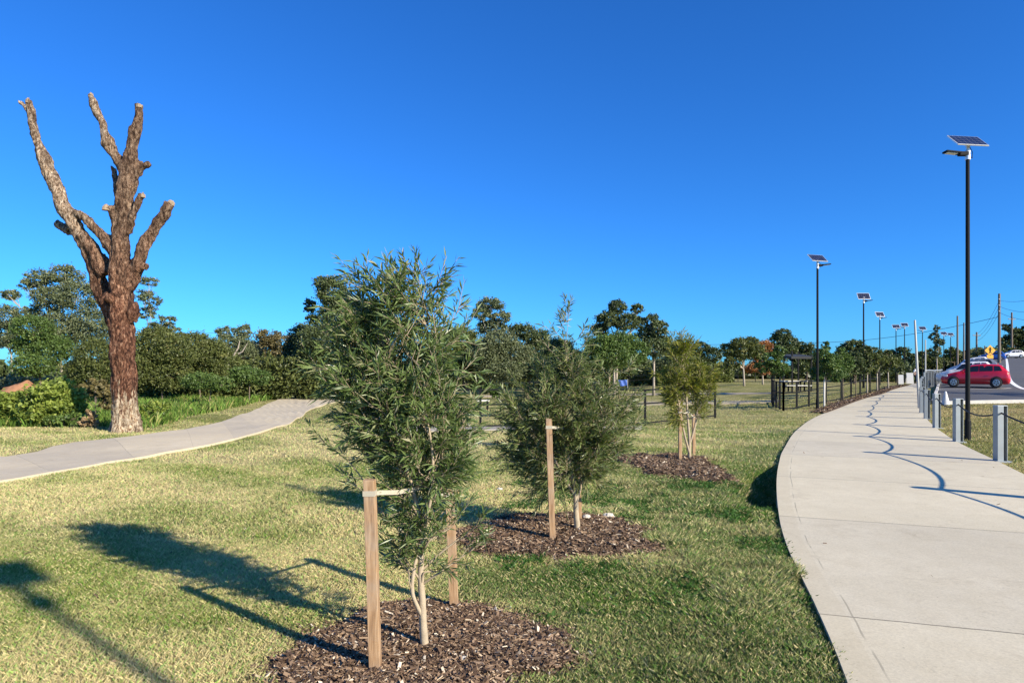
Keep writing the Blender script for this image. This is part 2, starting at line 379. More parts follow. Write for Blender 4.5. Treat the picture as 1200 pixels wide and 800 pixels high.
def gcolor(x, y):
    x = np.asarray(x, float); y = np.asarray(y, float)
    n1 = fbm(x*.45, y*.45, 4, 21); n2 = fbm(x*1.7, y*1.7, 4, 31); n3 = fbm(x*.12, y*.12, 3, 41)
    rows = .5+.5*np.sin((x*.55+y*.83)*3.4 + 4*n3)              # mower lanes
    straw = np.clip(.56 + (n1-.5)*2.6 + (n2-.5)*1.5 + (rows-.5)*.60+.10*(x < 0), 0, 1)
    c = OLV[None]*(1-straw[:,None]) + STRAW[None]*straw[:,None]
    dry = ss(.60, .75, n3)[:,None]*.5; c = c*(1-dry)+TAN*dry
    # lusher, darker growth between the beds and the wide path
    lush = ss(1.0, 2.1, x+.12*y*0+(n1-.5)*2.0+ (8-y)*.06)*(1-ss(2.2, 4.5, x-xl(y)+3.0))*(1-ss(9, 14, y))
    lush = np.maximum(lush, .85*(1-ss(.3, 1.6, xl(y)-x+(n1-.5)*1.5))*(1-ss(17, 24, y))*(x < xl(y)))
    lush = np.maximum(lush, ss(.05, .9, x+.35+(n1-.5)*.9)*(1-ss(4.6, 5.8, y))*(x < 6))
    lush = np.maximum(lush, .8*(1-ss(0, .5, np.abs(y-5.15)-.15))*ss(-.9, -.3, x))
    lush = np.clip(lush*(1.0+(n2-.5)*1.8), 0, 1)[:,None]
    lc = LUSH[None]*(1-.35*straw[:,None]) + STRAW[None]*(.35*straw[:,None])
    c = c*(1-lush)+lc*lush
    # field beyond the fence and verge by the car park
    far = ss(19, 23, y)[:,None]*(x < xl(y))[:,None]
    fc = np.array((.23,.25,.07))[None]*(1-.55*straw[:,None])+STRAW[None]*.55*straw[:,None]
    c = c*(1-far)+fc*far
    right = (x > xr(y))[:,None]*.8
    c = c*(1-right)+(np.array((.40,.32,.14))*(.5+straw[:,None]*.5)+np.array((.03,.06,.0))*(1-straw[:,None]))*right
    return c
gx = grid_axis(-700, 700, -14, 16, .22, 1.06); gy = grid_axis(-60, 900, -2, 22, .22, 1.05)
GX, GY = np.meshgrid(gx, gy); fx, fy = GX.ravel(), GY.ravel()
GZ = gz(fx, fy)
inpath = (fx > xl(fy)+.25) & (fx < xr(fy)-.25) & (fy < ELC[-1][1])
GZ = GZ - np.where(inpath, .06, 0)
V = np.stack([fx, fy, GZ], 1); nx = len(gx); ny = len(gy)
ii = (np.arange(ny-1)[:,None]*nx+np.arange(nx-1)[None]).ravel()
Q = np.stack([ii, ii+1, ii+nx+1, ii+nx], 1)
me = bpy.data.meshes.new('ground'); me.vertices.add(len(V)); me.vertices.foreach_set('co', V.astype(np.float32).ravel())
me.loops.add(Q.size); me.loops.foreach_set('vertex_index', Q.astype(np.int32).ravel()); me.polygons.add(len(Q)); me.polygons.foreach_set('loop_start', np.arange(len(Q), dtype=np.int32)*4)
at = me.attributes.new('gcol', 'FLOAT_COLOR', 'POINT'); at.data.foreach_set('color', np.concatenate([gcolor(fx, fy)*.80, np.ones((len(V),1))], 1).astype(np.float32).ravel())
me.update(calc_edges=True); me.polygons.foreach_set('use_smooth', [True]*len(Q)); me.materials.append(M['lawn'])
o = bpy.data.objects.new('ground', me); COL.objects.link(o); tag(o, 'mown lawn and open ground, straw and green', 'ground', kind='structure')

# ------------------------------------------------------------------ paths, road
def resample(P, n):
    P = np.asarray(P); d = np.r_[0, np.cumsum(np.hypot(*np.diff(P, axis=0).T))]
    u = np.linspace(0, d[-1], n); return np.stack([np.interp(u, d, P[:,0]), np.interp(u, d, P[:,1])], 1)
def strip(name, L, Rr, mat, label, cat, top=.035, skirt=.5, nc=10, zfun=base_z):
    n = len(L); V = []; UV = []; Fc = []
    vlen = np.r_[0, np.cumsum(np.hypot(*np.diff((L+Rr)/2, axis=0).T))]
    for i in range(n):
        w = math.hypot(*(Rr[i]-L[i]))
        row = [(L[i], -skirt, -.01)] + [(L[i]+(Rr[i]-L[i])*k/nc, 0, k/nc*w) for k in range(nc+1)] + [(Rr[i], -skirt, w+.01)]
        for (p, dz, u) in row:
            V.append((p[0], p[1], float(zfun(p[0], p[1]))+top+dz)); UV.append((u, vlen[i]))
    m = nc+3
    for i in range(n-1):
        for k in range(m-1): Fc.append((i*m+k, i*m+k+1, (i+1)*m+k+1, (i+1)*m+k))
    mb = MB(); mb.add(V, Fc); o = mb.build(name, mat)
    uvl = o.data.uv_layers.new(name='UVMap')
    for lp in o.data.loops: uvl.data[lp.index].uv = UV[lp.vertex_index]
    return tag(o, label, cat, kind='structure')
ys = np.concatenate([np.linspace(.8, 20, 90), np.linspace(20.5, ELC[-1][1], 90)])
# pair the edges along their length so that the joints run square across
def pair(n=220):
    a = resample(ELC, n); b = resample(ERC, n)
    w = np.linspace(0, 1, n); return a, b
A = resample(ELC, 260)
B = []
for i, p in enumerate(A):
    tdir = A[min(i+1, len(A)-1)]-A[max(i-1, 0)]; tdir /= np.hypot(*tdir); nrm = np.array((tdir[1], -tdir[0]))
    d = ERC-p; al = d@tdir; ac = d@nrm
    j = np.argmin(np.abs(al)+(ac < 0)*1e3)
    # interpolate to al = 0
    k = min(max(j, 1), len(ERC)-2); j2 = k+1 if al[k] < 0 else k-1
    tt = al[k]/(al[k]-al[j2]) if abs(al[k]-al[j2]) > 1e-6 else 0
    B.append(ERC[k]+(ERC[j2]-ERC[k])*np.clip(tt, 0, 1))
B = np.array(B)
for _ in range(3): B[1:-1] = (B[:-2]+B[1:-1]*2+B[2:])/4
strip('footpath', A, B, M['path'], 'wide pale concrete footpath curving away past the bollards', 'path', top=.05, skirt=.55, nc=12)
PU = [(-160,528),(0,535),(80,521),(170,511.5),(230,501),(280,488),(330,467),(350,461.5),(372,458.5),(420,455.5)]
PL = [(-160,592),(0,567),(60,556),(140,541.5),(220,526),(290,511.5),(332,500),(352,489),(374,476),(424,464)]
LU = resample(catmull([ray0(*p) for p in PU]), 90); LL = resample(catmull([ray0(*p) for p in PL]), 90)
strip('side_path', LU, LL, M['path2'], 'narrower weathered concrete path sweeping past the dead tree', 'path', top=.05, skirt=.2, nc=8, zfun=gz)
def in_side(x, y):
    ym = (PXY(x, y)); u = np.interp(ym[0], [p[0] for p in PU], [p[1] for p in PU]); l = np.interp(ym[0], [p[0] for p in PL], [p[1] for p in PL])
    return (ym[1] > u-.5) & (ym[1] < l+1) & (ym[0] < 425)
def PXY(x, y): return 600+F*x/np.maximum(y, .1), HY+H*F/np.maximum(y, .1)
e1 = np.array([ray0(p, 501.2) for p in np.linspace(430, 760, 30)]); e2 = np.array([ray0(p, 506) for p in np.linspace(430, 760, 30)])
e1[:,1] += np.linspace(0, 1.0, 30); e2[:,1] += np.linspace(0, 1.0, 30)
strip('edging_strip', e1, e2, M['strip'], 'thin pale concrete strip under the black rail fence', 'path', top=.03, skirt=.1, nc=2, zfun=gz)
for k, (pa, pb, ya, yb, th) in enumerate([(700,912,472.5,468.5,3.4), (560,905,463,459.5,2.0)]):
    a1 = np.array([ray0(pa+(pb-pa)*i/30, ya+(yb-ya)*i/30) for i in range(31)]); a2 = np.array([ray0(pa+(pb-pa)*i/30, ya+(yb-ya)*i/30+th) for i in range(31)])
    strip('dirt_track', a1, a2, simple('bare_dirt%d' % k, (.40,.33,.23), .95, var=.3, scale=2), ['pale worn track nearer the rail fence', 'pale worn track far across the field'][k], 'path', top=.02, skirt=.05, nc=3, zfun=gz)
# car park and road
AY = np.concatenate([np.linspace(31, 60, 60), np.linspace(61, 170, 60)])
def xpark(y): return np.interp(y, [31, 40, 60, 110, 170], [20.2, 26.3, 39.6, 73, 113])
aL = np.stack([xpark(AY), AY], 1); aR = aL+np.array((110, 0))[None]
strip('car_park', aL, aR, M['asphalt'], 'dark asphalt car park climbing to the right', 'road', top=.04, skirt=.1, nc=70)
mb = MB(); xs = np.linspace(20.2, 60, 60)
for i in range(59):
    z0, z1 = float(base_z(xs[i], 30.85)), float(base_z(xs[i+1], 30.85))
    mb.add([(xs[i],30.7,z0-.1),(xs[i+1],30.7,z1-.1),(xs[i+1],31.0,z1-.1),(xs[i],31.0,z0-.1),(xs[i],30.7,z0+.13),(xs[i+1],30.7,z1+.13),(xs[i+1],31.0,z1+.13),(xs[i],31.0,z0+.13)], [(4,5,6,7),(0,1,5,4),(2,3,7,6)])
ys2 = np.linspace(31, 120, 90)
for i in range(89):
    x0, x1 = float(xpark(ys2[i])), float(xpark(ys2[i+1])); z0, z1 = float(base_z(x0, ys2[i])), float(base_z(x1, ys2[i+1]))
    mb.add([(x0-.15,ys2[i],z0-.1),(x0,ys2[i],z0-.1),(x1,ys2[i+1],z1-.1),(x1-.15,ys2[i+1],z1-.1),(x0-.15,ys2[i],z0+.14),(x0,ys2[i],z0+.14),(x1,ys2[i+1],z1+.14),(x1-.15,ys2[i+1],z1+.14)], [(4,5,6,7),(1,2,6,5),(3,0,4,7)])
tag(mb.build('kerb', M['kerb']), 'pale concrete kerb round the car park', 'kerb', kind='structure')
def ribbon(name, P, w, mat, label, kind='structure', lift=.05):
    P = resample(catmull(P, 8), 80); V = []; Fc = []
    for i in range(len(P)):
        tdir = P[min(i+1, 79)]-P[max(i-1, 0)]; tdir /= np.hypot(*tdir); nrm = np.array((tdir[1], -tdir[0]))
        for s_ in (-1, 1):
            q = P[i]+nrm*s_*w/2; V.append((q[0], q[1], float(base_z(*q))+lift))
        if i: Fc.append((2*i-2, 2*i-1, 2*i+1, 2*i))
    mb = MB(); mb.add(V, Fc); return tag(mb.build(name, mat), label, 'marking', kind=kind)
ribbon('road_marking', [ray0(*p) for p in [(1215,459.5),(1200,456.5),(1190,452.5),(1183.5,446),(1181,437),(1180.5,428),(1179.5,420.5)]], .28, M['paint'], 'white line curving up the asphalt right of the red car')
ribbon('road_marking', [ray0(*p) for p in [(1098,457.4),(1140,456.8),(1185,456.0)]], .14, M['paint'], 'white bay line beneath the red car')
mb = MB()

# ------------------------------------------------------------------ grass blades
def blades(name, x, y, h, w, col, label, kind='stuff', lean=.5, mat=None):
    n = len(x); z = gz(x, y)
    a = rng.uniform(0, 2*np.pi, n); b = rng.uniform(0, 2*np.pi, n); ln = h*lean*rng.uniform(.2, 1.3, n)
    dx, dy = np.cos(a)*w/2, np.sin(a)*w/2; lx, ly = np.cos(b)*ln, np.sin(b)*ln
    V = np.zeros((n, 4, 3))
    V[:,0] = np.stack([x-dx, y-dy, z-.01], 1); V[:,1] = np.stack([x+dx, y+dy, z-.01], 1)
    V[:,2] = np.stack([x+dx*.8+lx*.45, y+dy*.8+ly*.45, z+h*.62], 1)
    V[:,3] = np.stack([x+lx, y+ly, z+h], 1)
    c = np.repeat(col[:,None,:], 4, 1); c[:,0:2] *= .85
    c = np.concatenate([c, np.ones((n,4,1))], 2)
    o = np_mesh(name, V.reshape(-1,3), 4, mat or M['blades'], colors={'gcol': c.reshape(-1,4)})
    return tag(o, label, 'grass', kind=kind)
def scatter(n, d0, d1, k0=-.86, k1=.90, p=1.0):
    D = (d0**(2-p)+(d1**(2-p)-d0**(2-p))*rng.random(n))**(1/(2-p)); k = rng.uniform(k0, k1, n); return k*D, D
X = []; Y = []
for n, d0, d1, p in ((560000, 2.9, 6.5, 0.0), (400000, 6.5, 12, .5), (210000, 12, 24, 1.0), (70000, 24, 40, 1.0)):
    x, y = scatter(n, d0, d1, p=p); X.append(x); Y.append(y)
X = np.concatenate(X); Y = np.concatenate(Y)
# clump them
cl = vnoise(X*9, Y*9, 71)*.6+vnoise(X*23, Y*23, 72)*.4
keep = (dpath(X, Y) > -.01) & (rng.random(len(X)) < .45+cl) & ~in_side(X, Y)
for b in BEDS:
    r = bed_r(X, Y, b); keep &= (r > 1.03) | (rng.random(len(X)) < .035*(r > .6)+.55*ss(.78, 1.02, r))
keep &= ~((X > xpark(Y)-.2) & (Y > 30.6))
keep &= ~((np.abs(PXY(X, Y)[1]-503.5) < 3.2) & (X < 3.6) & (X > -5))
X, Y = X[keep], Y[keep]; n = len(X)
lushy = (ss(.2, 1.6, X+.2)*(Y < 10)*(X < 6))
h = (.016+.022*rng.random(n)+.014*vnoise(X*3, Y*3, 77))*(1+.75*lushy*ss(.42, .68, fbm(X*2.2, Y*2.2, 3, 66)))*(1+.02*Y) ; w = .0026*(1+.15*lushy)*(1+Y*.10)*rng.uniform(.7, 1.5, n)
edge = dpath(X, Y) < .12; h = np.where(edge, h*.9, h)
gc = gcolor(X, Y); rv = rng.random(n)[:,None]
gc = gc*(.68+.62*rng.random(n)[:,None]); gc = np.where(rv > .80, STRAW*1.08*(.7+.5*rng.random(n)[:,None]), gc); gc = np.where(rv < .18, gc*np.array((.55,.95,.5)), gc); gc = gc*(1-.22*lushy*ss(.5, .7, fbm(X*2.9, Y*2.9, 3, 67)))[:,None]
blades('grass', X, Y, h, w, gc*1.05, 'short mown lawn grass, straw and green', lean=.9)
# broad-leaved tufts in the lush strip
x, y = scatter(22000, 3.0, 10, -.25, .7, p=.3); k = (dpath(x, y) > .02) & (dpath(x, y) < 4) & (x < xl(y)) & (fbm(x*1.6, y*1.6, 3, 88)+.12*vnoise(x*9, y*9, 89) > .56) & (x > -.1)
for b in BEDS: k &= bed_r(x, y, b) > 1.02
x, y = x[k], y[k]; x = np.repeat(x, 5)+rng.normal(0, .015, len(x)*5); y = np.repeat(y, 5)+rng.normal(0, .015, len(y)*5); n = len(x)
c = np.array((.048,.125,.020))[None]*(.6+.9*rng.random(n)[:,None])
blades('weed_tufts', x, y, .03+.045*rng.random(n), .006+.006*rng.random(n), c, 'dark green broad-leaved weeds in the lawn by the path', lean=1.3)
# long rough grass along the tree line at the left
BANDT = [(-200,470),(100,470),(160,462),(260,455),(330,452),(380,449),(440,448)]; BANDB = [(-200,500),(100,500),(165,503),(240,484),(300,471),(345,460.5),(380,456),(440,452)]
n = 90000; D = rng.uniform(18, 75, n)**1.0; px = rng.uniform(-60, 430, n); x = (px-600)/F*D; py = HY+H*F/D
k = (py > np.interp(px, [p[0] for p in BANDT], [p[1] for p in BANDT])) & (py < np.interp(px, [p[0] for p in BANDB], [p[1] for p in BANDB])+1.5*vnoise(px*.15, px*0, 4)) 
x, D, px = x[k], D[k], px[k]; n = len(x)
c = np.array((.13,.22,.035))[None]*(.5+1.0*rng.random(n)[:,None]); c = np.where(rng.random(n)[:,None] > .85, np.array((.32,.32,.10)), c)
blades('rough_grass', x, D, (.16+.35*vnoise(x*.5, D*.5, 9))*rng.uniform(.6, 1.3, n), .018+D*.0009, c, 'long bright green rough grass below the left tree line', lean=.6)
# dry tufts on the verge by the bollards
x = rng.uniform(9.5, 30, 26000); y = rng.uniform(10, 30.4, 26000); k = (x > xr(y)+.1); x, y = x[k], y[k]; n = len(x)
c = gcolor(x, y)*(.6+.9*rng.random(n)[:,None])
blades('verge_grass', x, y, .05+.06*rng.random(n), .012+.012*rng.random(n), c, 'dry verge grass between the bollards and the car park', lean=.9)

# ------------------------------------------------------------------ mulch beds
def chips(name, x, y, z, parent=None, L=(.012,.042), scale=1.0):
    n = len(x); a = rng.uniform(0, np.pi*2, n); l = rng.uniform(*L, n)*scale*rng.choice([.6,1,1,1.6], n); w = l*rng.uniform(.12, .38, n); ti = rng.normal(0, .35, n); ro = rng.normal(0, .5, n)
    u = np.stack([np.cos(a)*np.cos(ti), np.sin(a)*np.cos(ti), np.sin(ti)], 1)
    s_ = np.stack([-np.sin(a)*np.cos(ro), np.cos(a)*np.cos(ro), np.sin(ro)], 1); nrm = np.cross(u, s_)
    c = np.stack([x, y, z], 1); hl, hw = (l/2)[:,None], (w/2)[:,None]; th = (w*.3)[:,None]
    V = np.zeros((n, 3, 4, 3)); skew = u*hl*rng.uniform(-.3, .3, n)[:,None]
    top = [c-u*hl-s_*hw*.6, c+u*hl-s_*hw+skew, c+u*hl*.9+s_*hw, c-u*hl*.85+s_*hw-skew]
    for i in range(4): V[:,0,i] = top[i]+nrm*th
    V[:,1] = np.stack([top[0], top[1], top[1]+nrm*th, top[0]+nrm*th], 1); V[:,2] = np.stack([top[3], top[2], top[2]+nrm*th, top[3]+nrm*th], 1)
    t_ = np.clip(rng.beta(1.5, 2.3, n), 0, 1); t_[rng.random(n) > .975] = .97
    return np_mesh(name, V.reshape(-1,3), 4, M['chips'], parent, attrs={'tint': np.repeat(t_, 12)})
BH = [.055, .06, .08]
def bedz(x, y, i):
    b = BEDS[i]; r = bed_r(x, y, b)
    return gz(x, y)+.006+BH[i]*np.sqrt(np.clip(1-r**3, 0, 1))*(.7+.6*vnoise(x*2.5, y*2.5, 90))+(vnoise(x*14, y*14, 91)-.5)*.015*(r < .97)
BN = [46000, 30000, 11000]
for i, b in enumerate(BEDS):
    cx, cy, rx, ry, sd = b; V = []; Fc = []; nr, na = 26, 72
    for k in range(nr+1):
        for j in range(na):
            a = 2*math.pi*j/na; r = k/nr*1.05
            q = (cx+rx*r*math.cos(a), cy+ry*r*math.sin(a))
            # push to the wobbly outline
            f = r/max(float(bed_r(np.array(q[0]), np.array(q[1]), b)), 1e-4) if r > 0 else 1
            q = (cx+rx*r*f*math.cos(a), cy+ry*r*f*math.sin(a)); V.append((q[0], q[1], float(bedz(q[0], q[1], i))-(.03 if r > 1 else 0)))
    for k in range(nr):
        for j in range(na): Fc.append((k*na+j, k*na+(j+1)%na, (k+1)*na+(j+1)%na, (k+1)*na+j))
    mb = MB(); mb.add(V, Fc)
    bed = tag(mb.build('mulch_bed', M['mulch'], smooth=True), ['dark wood chip mulch bed round the nearest young tree', 'oval wood chip bed round the second young tree', 'wood chip bed under the yellowish young tree'][i], 'mulch bed', 'mulch beds round the young trees', 'stuff')
    n = BN[i]; r = np.sqrt(rng.random(n))*1.22; a = rng.uniform(0, 2*np.pi, n); x = cx+rx*r*np.cos(a); y = cy+ry*r*np.sin(a)
    rr = bed_r(x, y, b); k = (rr < .95) | (rng.random(n) < np.clip(.8-(rr-.95)*3.2, 0, 1)); x, y = x[k], y[k]
    z = np.maximum(bedz(x, y, i), gz(x, y)+.012)+rng.random(len(x))*.014
    tag(chips('bark_chips', x, y, z, bed, scale=[1, 1.15, 1.5][i]), kind='stuff')
# mulch strip along the path's far left side
sL = np.array([ray0(*p) for p in [(952,483),(975,474),(1000,467),(1030,459),(1058,452)]]); sR = np.array([ray0(*p) for p in [(968,485.5),(994,475),(1014,468.3),(1042,459.6),(1066,452)]])
sL, sR = resample(catmull(sL), 60), resample(catmull(sR), 60)
st = strip('mulch_strip', sL, sR, M['mulch'], 'dark mulch strip under the row of small trees beside the path', 'mulch bed', top=.06, skirt=.1, nc=6, zfun=gz); st['kind'] = 'stuff'
q = rng.integers(0, 60, 6000); w = rng.random(6000)[:,None]; P = sL[q]*(1-w)+sR[q]*w+rng.normal(0, .25, (6000,2)); k = P[:,0] < xl(P[:,1])-.02; P = P[k]
tag(chips('bark_chips', P[:,0], P[:,1], gz(P[:,0], P[:,1])+.075, st, scale=2.6), kind='stuff')
def stone(c, r, label, seed):
    mb = MB(); rd = random.Random(seed); n = 10; V = []; Fc = []
    for i in range(7):
        ph = math.pi*i/6
        for j in range(n):
            a = 2*math.pi*j/n; k = 1+rd.uniform(-.18, .18)
            V.append((c[0]+r[0]*math.sin(ph)*math.cos(a)*k, c[1]+r[1]*math.sin(ph)*math.sin(a)*k, c[2]+r[2]*math.cos(ph)*k))
    for i in range(6):
        for j in range(n): Fc.append((i*n+j, i*n+(j+1)%n, (i+1)*n+(j+1)%n, (i+1)*n+j))
    mb.add(V, Fc); return tag(mb.build('stone', M['stone'], smooth=False), label, 'stone')
def onbed(px, py, i):
    p = G(px, py); return Vector((p.x, p.y, float(bedz(p.x, p.y, i))))
p = onbed(713, 612, 1); stone(p+Vector((0,0,.02)), (.085,.06,.045), 'larger pale rock at the back of the second mulch bed', 1)
p = onbed(688, 616, 1); stone(p+Vector((0,0,.015)), (.05,.04,.03), 'smaller pale rock beside the larger one in the second bed', 2)
p = onbed(543, 775, 0); stone(p+Vector((0,0,.01)), (.022,.016,.012), 'small white pebble in the nearest mulch bed', 3)
p = G(586, 577); stone(p+Vector((0,0,.03)), (.045,.03,.025), 'white scrap of stone on the grass left of the second tree', 4)

x, y = scatter(2600, 3.0, 16, -.8, .85, p=.6); cl_ = vnoise(x*.8, y*.8, 99); k = (rng.random(len(x)) < .25+cl_*.6) & ((dpath(x, y) > .05) | (rng.random(len(x)) < .06)); x, y = x[k], y[k]
z = np.where(dpath(x, y) > .05, gz(x, y)+.03, base_z(x, y)+.054)
tag(chips('leaf_litter', x, y, z, scale=1.0), 'dry leaves and bark scraps scattered over lawn and path', 'leaf litter', kind='stuff')
# ------------------------------------------------------------------ dead tree
DT = G(148, 505); DD = DT.y
def dp(px, py, dy=0.0):
    s = F/(DD); return Vector(((px-148)/s, dy, (505-py)/s-.02))
def dlimb(mb, P, rpx, seed=0, n=16, jag=.06):
    pts = []; s = F/DD; rr = []
    Pp = [dp(*q) for q in P]
    for i in range(len(Pp)-1):
        p0, p1, p2, p3 = Pp[max(i-1,0)], Pp[i], Pp[i+1], Pp[min(i+2,len(Pp)-1)]
        for k in range(5):
            t_ = k/5; pts.append(.5*((2*p1)+(-p0+p2)*t_+(2*p0-5*p1+4*p2-p3)*t_*t_+(-p0+3*p1-3*p2+p3)*t_**3)); rr.append((rpx[i]*(1-t_)+rpx[i+1]*t_)*(.86 if rpx[0] > 15 else .92)/s)
    pts.append(Pp[-1]); rr.append(rpx[-1]/s)
    mb.tube(pts, rr, n, jag=jag, wob=.10, seed=seed)
mb = MB()
dlimb(mb, [(149,511),(149,498),(147,475),(145,440),(143,400),(142,350),(141,310),(142,275),(146,235),(149,208),(151,192)], [20.5,18,15.5,15,15,14.5,13.5,11.5,12.2,12.2,9.5], 1, 22)
dlimb(mb, [(136,500,.2),(136,450,.35),(133,410,.4),(127,375,.4),(114,340,.3),(104,305,.2),(98,282,.1)], [8,8,9,10,10,9.5,9], 2)
dlimb(mb, [(98,285,.1),(88,262,0),(76,240,-.1),(66,212,-.1),(56,188,-.1),(45,160,-.1),(41,138,-.1),(37,117,-.1)], [9,9,8,8,7,5.5,4.5,3.5], 3)
dlimb(mb, [(40,134,-.1),(32,124,-.1),(25,118,-.1)], [3.5,3,2.6], 4, 10)
dlimb(mb, [(80,268,.1),(68,262,.25),(58,256,.3)], [7,6,5], 5, 10)                # broken stub at left
dlimb(mb, [(122,320,.1),(108,295,.1),(96,272,0)], [9,9,8], 6)
dlimb(mb, [(140,300,0),(128,283,-.05),(110,262,-.1),(98,251,-.1),(88,247,-.1),(80,242,-.05)], [9,8,5.5,4.5,4.5,4], 7, 12)
dlimb(mb, [(140,345,.25),(128,312,.3),(112,298,.2)], [9,8,6], 17, 12)
dlimb(mb, [(150,205),(143,195),(137,185),(130,170,-.05),(124,152,-.05),(117,133,-.05),(112,122,-.05),(108,111,-.05)], [9,8,7,6.2,5,4.6,4.6,3], 8, 12)
dlimb(mb, [(152,200),(153,180),(157,160),(161,140),(163,121)], [9,8.5,7.4,6.4,4.6], 9, 12)
dlimb(mb, [(154,203),(163,196),(170,192),(176,190)], [8,6,4.5,3.8], 10, 10)
dlimb(mb, [(158,196),(163,189),(163,187)], [6,4.5,4], 11, 10)
dlimb(mb, [(140,262),(134,248,-.1),(131,243,-.2)], [8,6.5,5.5], 12, 10)
dlimb(mb, [(140,250,.2),(134,225,.3),(129,205,.3),(125,190,.3)], [7,5.5,5,4], 13, 10)
dlimb(mb, [(149,270),(156,255,-.1),(163,240,-.1),(168,228,-.1)], [8,6,5,4], 14, 10)
dlimb(mb, [(148,335),(156,320),(165,300,-.1),(176,278,-.1),(189,258,-.1),(201,238,-.1)], [11,10.5,8.5,7.5,7,5.5], 15, 14)
dlimb(mb, [(160,316,-.1),(169,311,-.15),(176,312,-.15)], [6,4.5,3.5], 16, 10)
dlimb(mb, [(135,350,-.25),(132,346,-.42)], [6,5], 18, 10)
dlimb(mb, [(152,372),(158,362,-.1),(160,352,-.1)], [9,7,5], 19, 10)
for k, a in enumerate([(-20,.0),(16,-.15),(0,-.42),(-12,.35),(-8,-.33)]):
    dlimb(mb, [(149+a[0]*.35,480,a[1]*.5),(149+a[0]*.85,500,a[1]*.9),(149+a[0]*1.25,508,a[1]*1.2)], [7,6,4], 30+k, 10)
tmp = mb.build('trunk', M['bark_dead'])
rm = tmp.modifiers.new('r', 'REMESH'); rm.mode = 'VOXEL'; rm.voxel_size = .036
dg = bpy.context.evaluated_depsgraph_get(); me2 = bpy.data.meshes.new_from_object(tmp.evaluated_get(dg)); tmp.modifiers.clear(); tmp.data = me2
me2.materials.clear(); me2.materials.append(M['bark_dead'])
n = len(me2.vertices); co_ = np.zeros(n*3); me2.vertices.foreach_get('co', co_); co_ = co_.reshape(-1,3); nn = np.zeros(n*3); me2.vertices.foreach_get('normal', nn); nn = nn.reshape(-1,3)
dsp = np.array([mnoise.fractal(Vector((c[0]*5, c[1]*5, c[2]*1.1)), .8, 2.1, 5)*.052+mnoise.noise(Vector((c[0]*1.9, c[1]*1.9, c[2]*1.7)))*.055+max(0, mnoise.noise(Vector((c[0]*13, c[1]*13, c[2]*4))))*.04-.012 for c in co_])
co_ += nn*dsp[:,None]; me2.vertices.foreach_set('co', co_.ravel()); me2.polygons.foreach_set('use_smooth', [True]*len(me2.polygons)); me2.update()
dead = thing('dead_tree', 'tall dead tree trunk with lopped bare limbs beside the side path', 'tree', DT); tmp.parent = dead
# pale broken wood at the cut tops
for k, (a, b_, dy, r) in enumerate([(108,110,-.05,2.6),(163,120,0,3.9),(36,116,-.1,2.8),(202,236,-.1,4.6),(169,226,-.1,3.3),(130,242,-.24,4.0)]):
    mb = MB(); s = F/DD; p = dp(a, b_, dy); q = [p+Vector((0,0,-.12)), p+Vector((0,0,-.02)), p+Vector((.01,0,.02))]
    mb.tube(q, [r/s, r/s*.95, r/s*.5], 9, jag=.05, wob=.4, seed=k); mb.build('cut_end', M['wood_cut'], dead)

# ------------------------------------------------------------------ far trees
def rand_dirs(n):
    v = rng.normal(size=(n,3)); return v/np.linalg.norm(v, axis=1)[:,None]
def leaf_quads(C, L, W, flat=0.0):
    n = len(C); u = rand_dirs(n); v = rand_dirs(n); 
    if flat: v[:,2] *= (1-flat); u[:,2] *= (1-flat*.5); u /= np.linalg.norm(u, axis=1)[:,None]
    v -= u*np.sum(u*v, 1)[:,None]; v /= np.maximum(np.linalg.norm(v, axis=1)[:,None], 1e-6)
    L = (L*rng.uniform(.6, 1.4, n))[:,None]/2; W = (W*rng.uniform(.6, 1.4, n))[:,None]/2
    V = np.stack([C-u*L, C+v*W-u*L*.1, C+u*L, C-v*W-u*L*.1], 1); return V.reshape(-1,3)
def clump_points(c, r, n, cs, tight=.55):
    """leaf centres in clumps on and inside an ellipsoid"""
    k = max(8, int(n/cs)); d = rand_dirs(k); rad = rng.uniform(.45, 1.0, k)**.6
    cc = d*rad[:,None]*np.array(r)[None]*.88; rr = np.mean(r)*rng.uniform(.12, .36, k)
    idx = rng.integers(0, k, n); e = rng.normal(0, .52, (n,3))*rr[idx][:,None]; e[:,2] *= .75
    return np.array(c)[None]+cc[idx]+e, idx, np.array(c)[None]+cc
